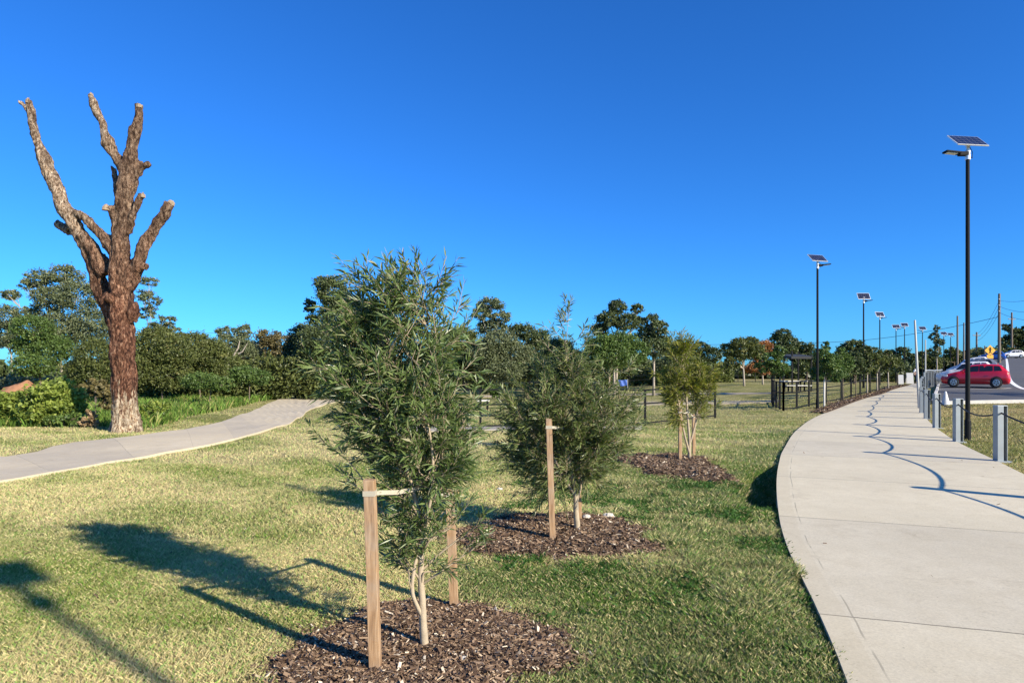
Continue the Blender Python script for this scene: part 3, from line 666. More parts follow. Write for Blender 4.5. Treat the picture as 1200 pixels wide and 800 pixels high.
def tree(name, label, cat, bpx, D, lobes, leaf, bark, dens=1.0, group=None, leafpx=2.6, cs=34, trunk_px=3.0, limbs=True, flat=0., guard=False, depth=1.0, fill=5.2):
    base = GD(bpx, D); root = thing(name, label, cat, base, 0, group); s = D/F
    pts = []; tint = []; cl = []; lobc = []
    for (a, b, ra, rb) in lobes:
        c = Vector((a*1.0, 0, 0)); cen = PX(a, b, D)-base; dep = rng.uniform(-.35, .35)*ra*s*1.2*depth
        cen.y += dep; r = (ra*s*1.04, ra*s*rng.uniform(.85, 1.1)*depth, rb*s*1.04); n = int(dens*ra*rb*fill/ (leafpx/2.6)**2)
        P, idx, cc = clump_points(cen, r, max(n, 30), cs); pts.append(P); kt = rng.normal(.42, .17, len(cc)+1)
        tint.append(np.clip(kt[idx]+rng.normal(0, .13, len(P)), 0, 1)); lobc.append(cen); cl.append(cc)
    P = np.concatenate(pts); T = np.concatenate(tint)
    L = leafpx*s*1.5; V = leaf_quads(P, L, L*.55, flat)
    np_mesh('foliage', V, 4, M[leaf], root, attrs={'tint': np.repeat(T, 4)})
    mb = MB(); tr = trunk_px*.72*s/2
    zt = min(c.z for c in lobc); zt = max(zt, .3)
    fork = Vector((sum(c.x for c in lobc)/len(lobc)*.4, 0, zt*.75))
    mb.tube([(0,0,-.1), (fork.x*.2, 0, fork.z*.35), (fork.x*.55, 0, fork.z*.7), fork], [tr*1.3, tr, tr*.85, tr*.75], 8, wob=.1)
    if limbs:
        for c, cc in zip(lobc, cl):
            m_ = (fork+c)*.5+Vector((rng.normal(0, .1)*abs(c.x-fork.x), 0, -.08*abs(c.z-fork.z)))
            mb.tube([fork*.98, m_, c], [tr*.7, tr*.45, tr*.25], 6)
            for q in cc[:: max(1, len(cc)//6)]:
                q = Vector(q); mb.tube([m_.lerp(c, .6), (m_.lerp(c, .6)+q)/2+Vector((0,0,-.03)), q], [tr*.25, tr*.17, tr*.08], 5, cap=False)
    mb.build('trunk', M[bark], root, smooth=True)
    if guard:
        g = MB(); g.tube([(0,0,0), (0,0,.85*zt)], tr*1.25, 8); g.build('trunk_guard', M['cream'], root)
    return root
TL = 'trees along the back of the field'; TLL = 'trees behind the side path'
far = [
 ('gum_tree','tall open grey-green gum directly behind the dead tree','tree',75,42,[(75,322,22,12),(45,326,17,10),(95,348,26,18),(58,350,24,16),(112,385,24,26),(78,388,30,26),(14,345,12,7),(28,334,10,7),(38,368,16,12)],'leaf_gum','bark_pale',.85,TLL,4),
 ('gum_tree','thin gum at the left picture edge','tree',14,58,[(12,372,18,16),(4,392,14,16),(20,398,14,14)],'leaf_gum','bark_pale',.8,TLL,3),
 ('round_tree','rounded mid green tree left of the dead tree','tree',48,38,[(45,386,22,16),(54,408,28,18),(34,405,18,16),(48,428,26,14)],'leaf_green','bark',1.0,TLL,4),
 ('round_tree','dark olive tree low behind the dead tree trunk','tree',112,34,[(112,420,26,26),(92,436,22,18),(128,440,18,18)],'leaf_olive','bark',1.0,TLL,3),
 ('slender_gum','slender sparse gum rising just right of the dead tree','tree',178,50,[(173,330,13,6),(165,345,11,7),(178,352,12,8),(170,366,13,9),(188,378,11,8),(198,376,9,6),(203,388,10,7),(180,390,14,12)],'leaf_gum','bark_pale',.62,TLL,2),
 ('bushy_tree','olive bushy tree right of the dead tree','tree',190,38,[(180,404,28,20),(205,412,28,22),(172,434,28,22),(200,440,28,18),(188,392,16,10)],'leaf_olive','bark',1.1,TLL,3),
 ('bushy_tree','olive green bushy tree at the left end of the rough grass','tree',235,41,[(225,402,22,14),(246,414,26,20),(220,430,26,20),(242,440,24,14),(212,396,12,8)],'leaf_olive','bark',1.1,TLL,3),
 ('gum_tree','gum with a bare pale limb above the rough grass','tree',277,50,[(265,390,13,8),(285,388,12,8),(276,404,24,12),(262,420,22,16),(290,415,18,16)],'leaf_gum','bark_pale',.9,TLL,4),
 ('round_tree','russet-topped tree in the middle of the left tree line','tree',320,56,[(316,394,15,8),(330,402,18,12),(308,412,20,16),(330,424,24,18)],'leaf_russet','bark',1.0,TLL,3),
 ('round_tree','dark round tree where the side path disappears','tree',355,50,[(355,392,18,14),(348,414,20,20),(368,404,18,24),(362,430,28,16)],'leaf_dark','bark',1.3,TLL,3),
 ('gum_tree','tall dark gum partly hidden by the nearest young tree','tree',400,46,[(376,330,11,8),(362,358,8,9),(366,374,9,7),(392,342,20,18),(402,372,32,24),(385,402,34,26),(432,380,30,30),(440,420,30,26),(402,430,30,20)],'leaf_dark','bark',1.2,TLL,4),
 ('green_shrub','bright green shrub at the edge of the rough grass','shrub',292,38,[(285,438,18,11),(302,442,16,9)],'leaf_green','bark',1.2,TLL,2),
 ('green_shrub','low mid green shrub left of the bright green one','shrub',245,34,[(240,446,22,10),(262,450,14,8)],'leaf_green','bark',1.1,TLL,2),
 ('green_shrub','low grey-green shrub at the far end of the side path','shrub',345,52,[(345,444,22,8),(325,446,14,7)],'leaf_gum','bark',1.2,TLL,2),
 ('round_tree','olive tree between the two nearest young trees','tree',545,60,[(540,396,22,14),(522,408,22,18),(552,418,24,20),(530,432,22,14)],'leaf_olive','bark',1.1,TL,3),
 ('gum_tree','tall gum crown standing above the centre tree line','tree',575,64,[(575,357,17,8),(564,368,12,8),(586,372,13,8),(576,384,20,10)],'leaf_gum','bark_pale',1.15,TL,3),
 ('round_tree','broad dull green tree under the tall centre gum','tree',590,58,[(585,402,26,16),(568,416,24,18),(602,416,26,18),(588,434,30,12)],'leaf_gum','bark',1.15,TL,3),
 ('round_tree','flat dark green crown right of the tall centre gum','tree',620,66,[(612,388,20,9),(628,396,16,10),(632,412,22,18),(625,430,26,14)],'leaf_dark','bark',1.2,TL,3),
 ('round_tree','small dark tree behind the second young tree','tree',660,60,[(655,408,20,13),(668,420,18,14),(650,430,20,12)],'leaf_dark','bark',1.2,TL,3),
 ('gum_tree','tallest dark gum with two rounded heads at right of centre','tree',722,56,[(723,360,12,9),(746,362,8,7),(712,374,14,10),(732,378,16,11),(704,386,12,8),(748,378,8,8)],'leaf_dark','bark_pale',1.35,TL,4),
 ('round_tree','dense mid green tree in front of the tallest gum','tree',720,50,[(705,404,22,12),(728,400,24,12),(745,412,18,14),(718,418,28,13),(698,418,16,12)],'leaf_green','bark_pale',1.2,TL,4),
 ('gum_tree','gum with forked pale trunk right of the dense green tree','tree',766,52,[(762,376,11,8),(772,386,14,10),(758,392,14,11),(778,402,12,10),(766,408,18,12)],'leaf_dark','bark_pale',1.1,TL,4),
 ('round_tree','grey-green tree low behind the forked gum','tree',800,72,[(790,412,16,12),(803,420,14,14),(780,428,18,12)],'leaf_gum','bark',1.1,TL,3),
 ('gum_tree','small dark gum above the yellowish young tree','tree',824,76,[(822,406,11,6),(812,412,12,9),(832,416,13,11),(822,428,18,11)],'leaf_dark','bark',1.2,TL,3),
 ('spreading_tree','spreading olive tree with leaning pale trunk by the orange tree','tree',872,60,[(866,402,14,6),(880,400,13,6),(854,410,11,9),(872,413,20,9),(888,412,10,10),(858,424,12,8)],'leaf_olive','bark_pale',1.15,TL,3.4),
 ('autumn_tree','orange-leaved autumn tree in the back row','tree',894,63,[(892,405,13,7),(900,412,9,8),(890,420,11,7),(884,432,13,5),(898,434,8,5)],'leaf_orange','bark_pale',1.25,TL,3),
 ('gum_tree','dark domed gum right of the orange tree','tree',918,84,[(917,392,11,7),(910,400,9,8),(925,402,12,9),(917,412,16,11),(932,414,10,10)],'leaf_dark','bark',1.35,TL,3),
 ('round_tree','dark tree behind the shelter roof','tree',945,84,[(943,407,12,7),(953,416,12,9),(940,424,13,12),(962,428,12,12)],'leaf_dark','bark',1.25,TL,3),
 ('round_tree','dense near-black tree between the second and third lamps','tree',1001,66,[(1000,405,13,7),(991,413,11,10),(1010,415,12,11),(1000,428,18,14)],'leaf_dark','bark',1.6,TL,3),
 ('round_tree','low dark tree far behind the fourth lamp','tree',1056,100,[(1055,412,10,5),(1045,418,10,7),(1066,420,10,7),(1056,430,18,10)],'leaf_dark','bark',1.4,TL,3),
 ('slender_gum','slender pale gum standing alone over the parked cars','tree',1098,112,[(1098,385,4,5),(1096,394,6,5),(1100,402,6,6),(1097,412,7,7)],'leaf_gum','bark_pale',1.4,TL,2),
 ('round_tree','olive tree beyond the white cars','tree',1086,118,[(1084,416,10,6),(1078,426,9,9),(1092,426,11,9)],'leaf_olive','bark',1.4,TL,2),
 ('round_tree','low olive tree left of the yellow sign','tree',1118,128,[(1114,412,9,5),(1122,418,12,6),(1108,422,9,7),(1134,421,9,5)],'leaf_olive','bark',1.4,TL,2),
 ('round_tree','grey-green tree behind the yellow sign','tree',1152,145,[(1148,414,9,4),(1160,412,8,4),(1140,417,7,4)],'leaf_gum','bark',1.4,TL,2),
 ('dense_tree','tall black-green tree at the right picture edge','tree',1190,150,[(1180,383,6,5),(1190,391,10,7),(1182,400,10,7),(1200,398,11,12),(1214,392,12,16),(1176,408,7,5)],'leaf_dark','bark',1.7,TL,3),
 ('dense_tree','dark tree just out of frame, its edge at the right margin','tree',1222,140,[(1205,383,6,4),(1225,380,18,16),(1240,400,22,18)],'leaf_dark','bark',1.2,TL,3),
]
for a in far:
    nm, lab, cat, bpx, D, lobes, lf, bk, dn, grp, tp = a
    tree(nm, lab, cat, bpx, D, lobes, lf, bk, dn, grp, leafpx=1.55, trunk_px=tp)
# clipped hedge on the crest
tree('hedge', 'olive hedge along the crest behind the blue car', 'hedge', 1188, 138, [(a, 412.5, 8, 4) for a in range(1164, 1225, 8)], 'leaf_olive', 'bark', 2.0, None, leafpx=2.0, trunk_px=1)
# bare limb in front of the gum
mb = MB(); D = 47; b0 = GD(262, D)
t_ = thing('fallen_limb', 'pale bare forked limb leaning in the left tree line', 'branch', b0)
mb.tube([(0,0,0)]+[PX(a, b, D)-b0 for a, b in [(264,424),(273,418),(279,408),(281,399)]], [.10,.09,.07,.05,.03], 6); mb.tube([PX(a, b, D)-b0 for a, b in [(273,418),(284,412),(290,402)]], [.06,.045,.02], 6)
mb.build('limb', M['bark_pale'], t_)
# far-off wood that closes the horizon
n = 90000; px = rng.uniform(-420, 1500, n); top = 424+10*(vnoise(px*.03, px*0, 51)-.5)*2+5*(vnoise(px*.11, px*0, 52)-.5)*2; D = 160+rng.random(n)*25
zc = base_z((px-600)/F*D, D); u = rng.random(n)**.8; zt = H-(top-HY)*D/F; P = np.stack([(px-600)/F*D, D, zc+(np.maximum(zt, zc+3)-zc)*u], 1)
tag(np_mesh('distant_wood', leaf_quads(P, 1.6, 1.0), 4, M['leaf_dark'], attrs={'tint': np.repeat(np.clip(.3+.25*rng.normal(size=n), 0, 1), 4)}), 'far-off dark belt of trees closing the horizon', 'woodland', kind='stuff')

# scrub that fills the tree line down to the grass
def scrub(name, n, pa, pb, D0, D1, topf, leaf, label, size):
    px = rng.uniform(pa, pb, n); D = rng.uniform(D0, D1, n); top = topf(px)+6*(vnoise(px*.06, px*0, 61)-.5)*2+3*(vnoise(px*.25, px*0, 62)-.5)*2
    z0 = gz((px-600)/F*D, D); zt = H-(top-HY)*D/F; cl_ = vnoise(px*.35, D*.6, 63); u = rng.random(n)**.75
    P = np.stack([(px-600)/F*D, D, z0+(zt-z0)*u*(.75+.25*cl_)], 1)
    tag(np_mesh(name, leaf_quads(P, size, size*.6), 4, M[leaf], attrs={'tint': np.repeat(np.clip(.15+.5*vnoise(px*.3, u*6, 64)+.1*rng.normal(size=n), 0, 1), 4)}), label, 'undergrowth', kind='stuff')
scrub('undergrowth', 70000, 150, 400, 44, 58, lambda p: np.interp(p, [150, 250, 400], [404, 410, 412]), 'leaf_olive', 'dark tangled undergrowth filling the left tree line', .22)
scrub('undergrowth', 60000, 500, 860, 80, 96, lambda p: np.interp(p, [500, 640, 780, 860], [408, 412, 424, 428]), 'leaf_olive', 'dark undergrowth below the centre tree line', .36)
scrub('undergrowth', 16000, 975, 1072, 84, 110, lambda p: np.interp(p, [975, 1072], [418, 420]), 'leaf_dark', 'dark scrub behind the row of small path trees', .42)
scrub('undergrowth', 16000, -80, 150, 46, 60, lambda p: np.interp(p, [-80, 20, 150], [436, 436, 420]), 'leaf_gum', 'grey-green undergrowth behind the left weeds', .26)

# weeds at the left
def weed(label, lobes, D, leaf, name='weed_bush', bpx=None, dens=1.3, leafpx=3.0):
    return tree(name, label, 'shrub', bpx or lobes[0][0], D, lobes, leaf, 'bark', dens, 'weeds between the dead tree and the left edge', leafpx=leafpx, trunk_px=1.5, flat=.1)
weed('tall yellow-green weed bush left of the dead tree', [(62,462,28,17),(78,474,24,18),(50,478,24,16),(66,450,17,8),(88,466,12,14),(70,488,26,9)], 21.5, 'leaf_bright')
weed('yellow-green weed bush at the left picture edge', [(12,468,24,13),(28,476,20,15),(5,482,20,12),(22,490,20,8)], 21.8, 'leaf_bright')
weed('lower dark green weeds at the foot of the tall weed bush', [(75,492,14,8),(88,490,9,8),(60,493,10,6)], 20.6, 'leaf_green')
weed('dry brown weeds against the dead tree', [(105,487,9,10),(98,494,8,6),(112,495,7,5)], 20.3, 'leaf_dry', dens=.9)
weed('dark tangled bush behind the dead tree base', [(112,455,14,14),(122,470,10,12),(100,460,8,9)], 24, 'leaf_russet', dens=1.0)
# bright scrub right of the dead tree
tree('weed_bush', 'bright green weeds just right of the dead tree', 'shrub', 178, 22.5, [(175,482,10,9),(186,478,14,8),(172,492,8,7)], 'leaf_bright', 'bark', 1.1, 'weeds between the dead tree and the left edge', leafpx=2.6, trunk_px=1)
# earth bank
mb = MB(); b0 = GD(26, 37); V = []; Fc = []
for i in range(17):
    for j in range(9):
        a = -1+i/8; b_ = -1+j/4; V.append((a*1.05, b_*1.4, 1.30*max(0, 1-a*a)**.5*max(0, 1-b_*b_)+.28*mnoise.noise(Vector((a*2, b_*2, 0)))+.2*mnoise.noise(Vector((a*9, b_*9, 0)))))
for i in range(16):
    for j in range(8): Fc.append((i*9+j, (i+1)*9+j, (i+1)*9+j+1, i*9+j+1))
mb.add(V, Fc); o = mb.build('earth_bank', M['earth'], smooth=True); o.location = b0; tag(o, 'bare orange earth bank at the left edge', 'earth bank', kind='structure')

# ------------------------------------------------------------------ young trees with narrow leaves
def young(name, label, base, trunks, lobes, pxm, bx, by, leaf, nb, seed, leafL=.075, shoots=(), stem_r=.028, twigs=9, lpt=15, group='staked young trees in mulch beds', low=.5):
    rd = np.random.default_rng(seed); root = thing(name, label, 'tree', base, 0, group)
    def loc(p, y=0.0): return np.array(((p[0]-bx)/pxm, y, (by-p[1])/pxm))
    mb = MB(); TP = []
    for (P, r0, r1) in trunks:
        C = catmull([list(loc(q[:2], q[2] if len(q) > 2 else 0)) for q in P], 6); m = len(C)
        mb.tube([tuple(c) for c in C], [r0+(r1-r0)*(i/(m-1))**.8 for i in range(m)], 10, wob=.12, seed=seed)
        TP += [(c, r0+(r1-r0)*(i/(m-1))) for i, c in enumerate(C)]
    mb.build('trunk', M['stem'], root, smooth=True)
    TPc = np.array([c for c, _ in TP]); TPr = np.array([r for _, r in TP])
    bm_ = MB(); LP = []; LD = []; LT = []
    vol = np.array([a*b*min(a, b) for (_, _, a, b) in lobes], float); vol /= vol.sum()
    targets = []
    for _ in range(nb):
        L = lobes[rd.choice(len(lobes), p=vol)]; d = rd.normal(size=3); d /= np.linalg.norm(d); rr = rd.uniform(.35, 1)**.55
        c = loc(L[:2]); r = np.array((L[2]/pxm, (L[2]/pxm)*.9, L[3]/pxm)); targets.append(c+d*r*rr)
    for s_ in shoots: targets.append(loc(s_[:2], s_[2] if len(s_) > 2 else 0))
    nsh = len(shoots)
    for ti, T in enumerate(targets):
        shoot = ti >= len(targets)-nsh
        # attach below the target
        dz = T[2]-TPc[:,2]; cost = np.abs(dz-.55*np.linalg.norm((T-TPc)[:,:2], axis=1)-.12)+.35*np.linalg.norm((T-TPc)[:,:2], axis=1)+rd.random(len(TPc))*.12+(TPc[:,2] < low)*3
        j = int(np.argmin(cost)); A_ = TPc[j]; ln = np.linalg.norm(T-A_)
        m1 = A_*.6+T*.4+np.array((0,0,-.06*ln))+rd.normal(0, .03, 3); m2 = A_*.25+T*.75+rd.normal(0, .02, 3)
        C = catmull([A_, m1, m2, T], 6); m = len(C); r0 = min(TPr[j]*.5, .0075+.004*ln)
        bm_.tube([tuple(c) for c in C], [r0*(1-.8*i/(m-1)) for i in range(m)], 5, cap=False)
        nt = twigs if not shoot else 5
        for k in range(nt+1):
            f = .34+.66*k/nt if not shoot else .55+.45*k/nt
            q = C[min(int(f*(m-1)), m-1)]; td = C[-1]-C[max(0, m-5)]; td = td/np.linalg.norm(td)
            if k == nt: d = td+np.array((0,0,.3)); tl = rd.uniform(.16, .26)
            else:
                d = rd.normal(size=3); d /= np.linalg.norm(d); out = (q-np.array((0,0,q[2]))); out = out/(np.linalg.norm(out)+.05)
                d = d*.8+td*.7+out*.35+np.array((0,0,.28)); tl = rd.uniform(.10, .24)
            if shoot: tl *= .7
            d /= np.linalg.norm(d); droop = rd.uniform(-.1, .25)
            Q = [q+d*tl*u+np.array((0,0,-droop*tl*u*u)) for u in (0, .5, 1)]
            bm_.tube([tuple(x) for x in Q], [.0028, .002, .001], 4, cap=False)
            nl = int(lpt*(tl/.18)*rd.uniform(.8, 1.2)); tw = rd.normal(.40, .14)
            for i in range(nl):
                u = .08+.92*i/nl; p = q+d*tl*u+np.array((0,0,-droop*tl*u*u))
                e = rd.normal(size=3); e -= d*e.dot(d); e /= np.linalg.norm(e)+1e-6; ang = rd.uniform(.35, .95)*(1.15-.5*u)
                LP.append(p); LD.append(d*math.cos(ang)+e*math.sin(ang)+np.array((0,0,-.05))); LT.append(tw+rd.normal(0, .16)+(.18 if u > .85 else 0))
    bm_.build('branches', M['twig'], root, smooth=True)
    P = np.array(LP); Dv = np.array(LD); Dv /= np.linalg.norm(Dv, axis=1)[:,None]; n = len(P)
    l = (leafL*rd.uniform(.65, 1.25, n))[:,None]; w = l*rd.uniform(.055, .085, n)[:,None]
    sd = np.cross(Dv, rd.normal(size=(n,3))); sd /= np.linalg.norm(sd, axis=1)[:,None]; up = np.cross(sd, Dv); fold = up*w*.35
    b = P; m_ = P+Dv*l*.5+np.array((0,0,-.05))*l; tip = P+Dv*l+np.array((0,0,-.18))*l; nb_ = np.zeros_like(b)
    q1 = np.stack([b, m_-sd*w+fold-Dv*l*.08, tip, m_-up*w*.1], 1); q2 = np.stack([b, m_-up*w*.1, tip, m_+sd*w+fold-Dv*l*.08], 1)
    V = np.stack([q1, q2], 1).reshape(-1,3)
    np_mesh('foliage', V, 4, M[leaf], root, attrs={'tint': np.repeat(np.clip(np.array(LT), 0, 1), 8)})
    return root
def stakebase(px, py, i): return onbed(px, py, i)
B1 = onbed(498, 757, 0); pm1 = F/B1.y
young('young_tree', 'nearest young narrow-leaved tree between two timber stakes', B1,
  [([(498,760),(496,735),(495,705),(493,675),(494,640),(490,600),(480,560),(470,520),(462,470),(452,420),(446,375)], .027, .007),
   ([(497,725,0),(489,708,-.02),(484,690,-.03),(486,665,-.02),(494,630,.02),(505,590,.03),(515,550,.03),(520,500,0),(512,450,0),(500,400,.05),(492,350,.05)], .014, .006),
   ([(490,650),(500,610,-.05),(510,560,-.1),(505,500,-.1),(490,440,-.15)], .013, .005), ([(488,620),(465,570,.08),(440,520,.1),(425,465,.1),(410,410,.1)], .012, .005)],
  [(440,350,36,26),(482,355,34,32),(424,395,32,34),(472,405,48,38),(418,450,30,32),(512,440,28,42),(460,465,50,38),(428,515,34,30),(495,505,48,38),(532,480,18,30),(465,550,34,26),(520,545,26,26),(500,585,34,24),(490,618,22,18),(545,588,14,18),(478,640,16,18),(508,640,18,18),(494,660,14,12),(548,600,16,22)],
  pm1, 498, 757, 'leaf_young', 185, 3, leafL=.082, shoots=[(480,316),(470,322),(520,326),(514,334,.05),(538,358),(545,385,.05),(437,326),(492,318),(418,332),(382,392),(372,430),(548,430),(556,470),(385,520,-.05),(405,560),(560,612),(445,600),(470,660),(520,665),(455,630),(560,640)], twigs=7, lpt=13, low=.32)
B2 = onbed(676, 630, 1); pm2 = F/B2.y
young('young_tree', 'second young tree, bushy, with a pale leafy top shoot', B2,
  [([(677,633),(675,610),(674,585),(668,560),(664,530),(662,490),(664,450),(663,410)], .034, .007), ([(675,600),(688,560,.05),(702,520,.05),(712,480,.05),(716,445,.05)], .016, .005), ([(674,592),(655,560,-.05),(640,525,-.05),(630,490,0),(636,455,0)], .016, .005)],
  [(625,500,40,40),(612,525,28,30),(665,505,48,46),(705,505,40,44),(655,460,34,34),(690,460,32,30),(640,555,34,24),(690,550,32,26),(665,432,18,20),(730,490,18,26),(662,578,34,16),(640,585,26,12),(695,575,28,16),(615,555,26,18)],
  pm2, 676, 630, 'leaf_young2', 185, 5, leafL=.085, shoots=[(664,372),(660,385),(648,400),(682,400),(690,405),(738,440),(745,470),(640,415),(748,500),(585,500)], twigs=8, lpt=14, low=.55)
B3 = onbed(808, 540, 2); pm3 = F/B3.y
young('young_tree', 'third young tree, yellowish and thin, with several pale stems', B3,
  [([(808,542),(808,520),(806,495),(804,465),(800,430),(797,405)], .035, .008), ([(806,530),(815,500),(820,470,.1),(822,440,.1)], .026, .008), ([(808,535),(800,510,-.1),(795,480,-.1),(788,450,-.1)], .026, .008)],
  [(800,430,22,26),(818,445,20,24),(788,455,20,22),(810,470,24,20),(795,412,14,14),(828,462,12,14),(800,490,22,12),(776,478,10,10)],
  pm3, 808, 540, 'leaf_yellow', 85, 8, leafL=.14, shoots=[(797,396),(788,402),(812,408),(768,440),(842,440),(838,480)], stem_r=.03, twigs=7, lpt=9, low=.7)
def stake(px, py, topy, i, label, w=.05, topx=None):
    b = onbed(px, py, i); s = F/b.y; hgt = (py-topy)/s; dx = ((topx or px)-px)/s
    t_ = thing('tree_stake', label, 'stake', b, 0, 'timber tree stakes'); m = MB()
    n = 8; V = []; Fc = []; rd = random.Random(int(px))
    for k in range(n+1):
        f = k/n
        for (sx, sy) in ((-1,-1),(1,-1),(1,1),(-1,1)): V.append((dx*f+sx*w/2*(1+rd.uniform(-.03,.03)), sy*w/2, -.15+(hgt+.15)*f+(rd.uniform(-.004,.004) if k == n else 0)))
    for k in range(n):
        for j in range(4): Fc.append((k*4+j, k*4+(j+1)%4, k*4+4+(j+1)%4, k*4+4+j))
    Fc.append((n*4, n*4+1, n*4+2, n*4+3)); m.add(V, Fc); m.build('post', M['stake'], t_, bevel=.003)
    m = MB(); m.box((dx*.93, 0, hgt*.93), (w+.006, w+.006, .030)); m.build('strap_loop', M['strap'], t_)
    return t_, b+Vector((dx*.93, 0, hgt*.93))
def strap(a, b, c, label):
    o = thing('tree_strap', label, 'strap', a, 0, 'hessian straps round the young trees'); m = MB(); P = [Vector((0,0,0)), (b-a)*.5+Vector((0,0,-.012)), b-a, (b-a)*.5+(c-a)*.5+Vector((0,0,-.01)), c-a]
    n = len(P); V = []; Fc = []
    for i, p in enumerate(P): V += [p+Vector((0,-.003,-.013)), p+Vector((0,-.003,.013)), p+Vector((0,.003,.013)), p+Vector((0,.003,-.013))]
    for i in range(n-1):
        for j in range(4): Fc.append((i*4+j, i*4+(j+1)%4, i*4+4+(j+1)%4, i*4+4+j))
    m.add(V, Fc); m.build('webbing', M['strap'], o)
_, s1 = stake(441, 784, 563, 0, 'nearest timber stake, left of the nearest young tree', .062, 433); _, s2 = stake(533, 709, 570, 0, 'timber stake right of the nearest young tree, top in the leaves', .062, 527)
strap(s1, Vector((B1.x-.02, B1.y+.03, s1.z-.03)), s2, 'pale strap tying the nearest young tree to its stakes')
_, s1 = stake(648, 640, 500, 1, 'pale timber stake standing in front of the second young tree', .058, 643); _, s2 = stake(679, 618, 515, 1, 'timber stake behind the trunk of the second young tree', .058, 676)
strap(s1, Vector((B2.x-.02, B2.y-.05, s1.z-.02)), s2, 'white strap from the pale stake to the second young tree')
_, s1 = stake(797, 541, 482, 2, 'left timber stake of the yellowish young tree', .06); _, s2 = stake(813, 533, 486, 2, 'right timber stake of the yellowish young tree', .06)
strap(s1, Vector((B3.x, B3.y, s1.z)), s2, 'strap round the yellowish young tree')

# small trees along the path (with pale guards)
SG = 'small trees beside the far path'
for (bp, py, lobes, lf, gd, lab) in [
  (966, 478, [(962,418,10,10),(972,426,13,12),(978,438,12,10),(960,438,10,10),(968,405,6,6)], 'leaf_green', True, 'small tree with white trunk sleeve beside the second lamp'),
  (908, 470, [(903,420,12,8),(912,412,8,7),(895,430,10,8),(912,432,12,9)], 'leaf_green', False, 'small light green tree behind the dog park gate'),
  (988, 470, [(984,415,7,9),(994,424,9,10),(984,436,9,8)], 'leaf_green', False, 'small tree just beyond the white-sleeved one'),
  (1003, 466, [(1003,420,8,8),(1008,430,8,8),(998,434,8,7)], 'leaf_dark', False, 'small dark tree short of the third lamp'),
  (1016, 463, [(1017,411,7,7),(1022,422,10,9),(1013,430,9,8)], 'leaf_olive', True, 'small olive tree right of the third lamp'),
  (1028, 459.5, [(1027,412,7,6),(1031,422,9,8),(1025,430,8,7)], 'leaf_olive', True, 'small olive tree at the fourth lamp'),
  (1041, 456.5, [(1040,415,7,6),(1044,424,8,8),(1037,429,8,7)], 'leaf_olive', True, 'farthest small tree in the row beside the path'),
  (1052, 453.5, [(1051,420,6,5),(1054,428,7,7)], 'leaf_dark', False, 'last dark little tree before the white boards')]:
    q = ray0(bp, py); tree('small_tree', lab, 'tree', bp, q[1], lobes, lf, 'bark_pale' if gd else 'bark', 1.25, SG, leafpx=1.6, trunk_px=1.6 if not gd else 2.2, guard=(bp == 966))
q = ray0(577, 467); tree('green_shrub', 'small round dark green shrub in the field behind the fence', 'shrub', 577, q[1], [(574,456,9,7),(581,460,8,6)], 'leaf_green', 'bark', 2.0, None, leafpx=2.0, trunk_px=1)
# tree outside the frame whose shade falls over car park and path
tree('shade_tree', 'tree out of the frame whose shade crosses the car park', 'tree', 600+F*46/21, 21, [(600+F*46/21+a, 440-b, c_, d_) for a, b, c_, d_ in ((-30,320,80,60),(50,350,80,60),(0,420,70,50))], 'leaf_dark', 'bark', .12, None, leafpx=9, trunk_px=14)

# ------------------------------------------------------------------ solar street lamps
def lamp_parts(root, hgt, arm, ptilt=46, yaw=0.0, r=.055):
    m = MB(); m.lathe([(.11,.0),(.11,.02),(.075,.03),(.072,.5),(r,.55),(r*.8,hgt-.38)], n=14); m.build('pole', M['black'], root, smooth=False)
    m = MB(); m.lathe([(.062,hgt-.42),(.062,hgt-.2),(.045,hgt-.18),(.045,hgt-.02)], n=12); m.box((0,-.03,hgt-.05),(.12,.10,.05)); br = m.build('bracket', M['alu'], root)
    q = Matrix.Rotation(yaw, 3, 'Z') @ Matrix.Rotation(R(ptilt), 3, 'X')
    pan = bpy.data.objects.new('solar_panel', None)
    m = MB(); m.box((0,0,0), (.86,.50,.03)); fr = m.build('panel_frame', M['alu'], root, bevel=.004)
    fr.location = (0,0,hgt+.06); fr.rotation_euler = q.to_euler(); fr.name = 'solar_panel'
    m = MB(); m.box((0,0,.018), (.81,.45,.006)); m.build('solar_cells', M['solar'], fr)
    s = 1 if arm > 0 else -1
    m = MB(); m.box((s*.10,0,hgt-.27),(.26,.12,.10)); m.box((s*.40,0,hgt-.235),(.38,.20,.045), Matrix.Rotation(-s*.1, 3, 'Y')); lum = m.build('lamp_head', M['black'], root, bevel=.012)
    m = MB(); m.box((s*.42,0,hgt-.262),(.26,.14,.008), Matrix.Rotation(-s*.1, 3, 'Y')); m.build('lens', M['lens'], lum)
    m = MB(); m.tube([(.06,.05,hgt-.02),(.16,.06,hgt-.2),(.15,.05,hgt-.36),(.06,.0,hgt-.33)], .008, 6); m.build('cable', M['rope'], root)
LG = 'solar street lamps along the path'
def lamp(px, topy, D, label, arm, ptilt=46, yaw=0.0, loc=None, hgt=None, rz=0.0):
    b = GD(px, D) if loc is None else loc; hgt = hgt or (H-(topy-HY)*D/F - b.z)
    root = thing('solar_street_lamp', label, 'street lamp', b, 0, LG); lamp_parts(root, hgt, arm, ptilt, yaw); root.rotation_euler.z = rz; return root
D1 = ray0(1136, 517)[1]
lamp(1134, 168, D1, 'nearest tall black solar lamp, behind the bollards', -1, 44, .12)
lamp(958, 304, 29.8, 'black solar lamp on the grass left of the path', 1, 44, .3)
lamp(1012, 348, 45, 'third solar lamp left of the path, flat panel', 1, 62, 0)
lamp(1031, 369, 59, 'fourth solar lamp, head above the small trees', 1, 62, .2)
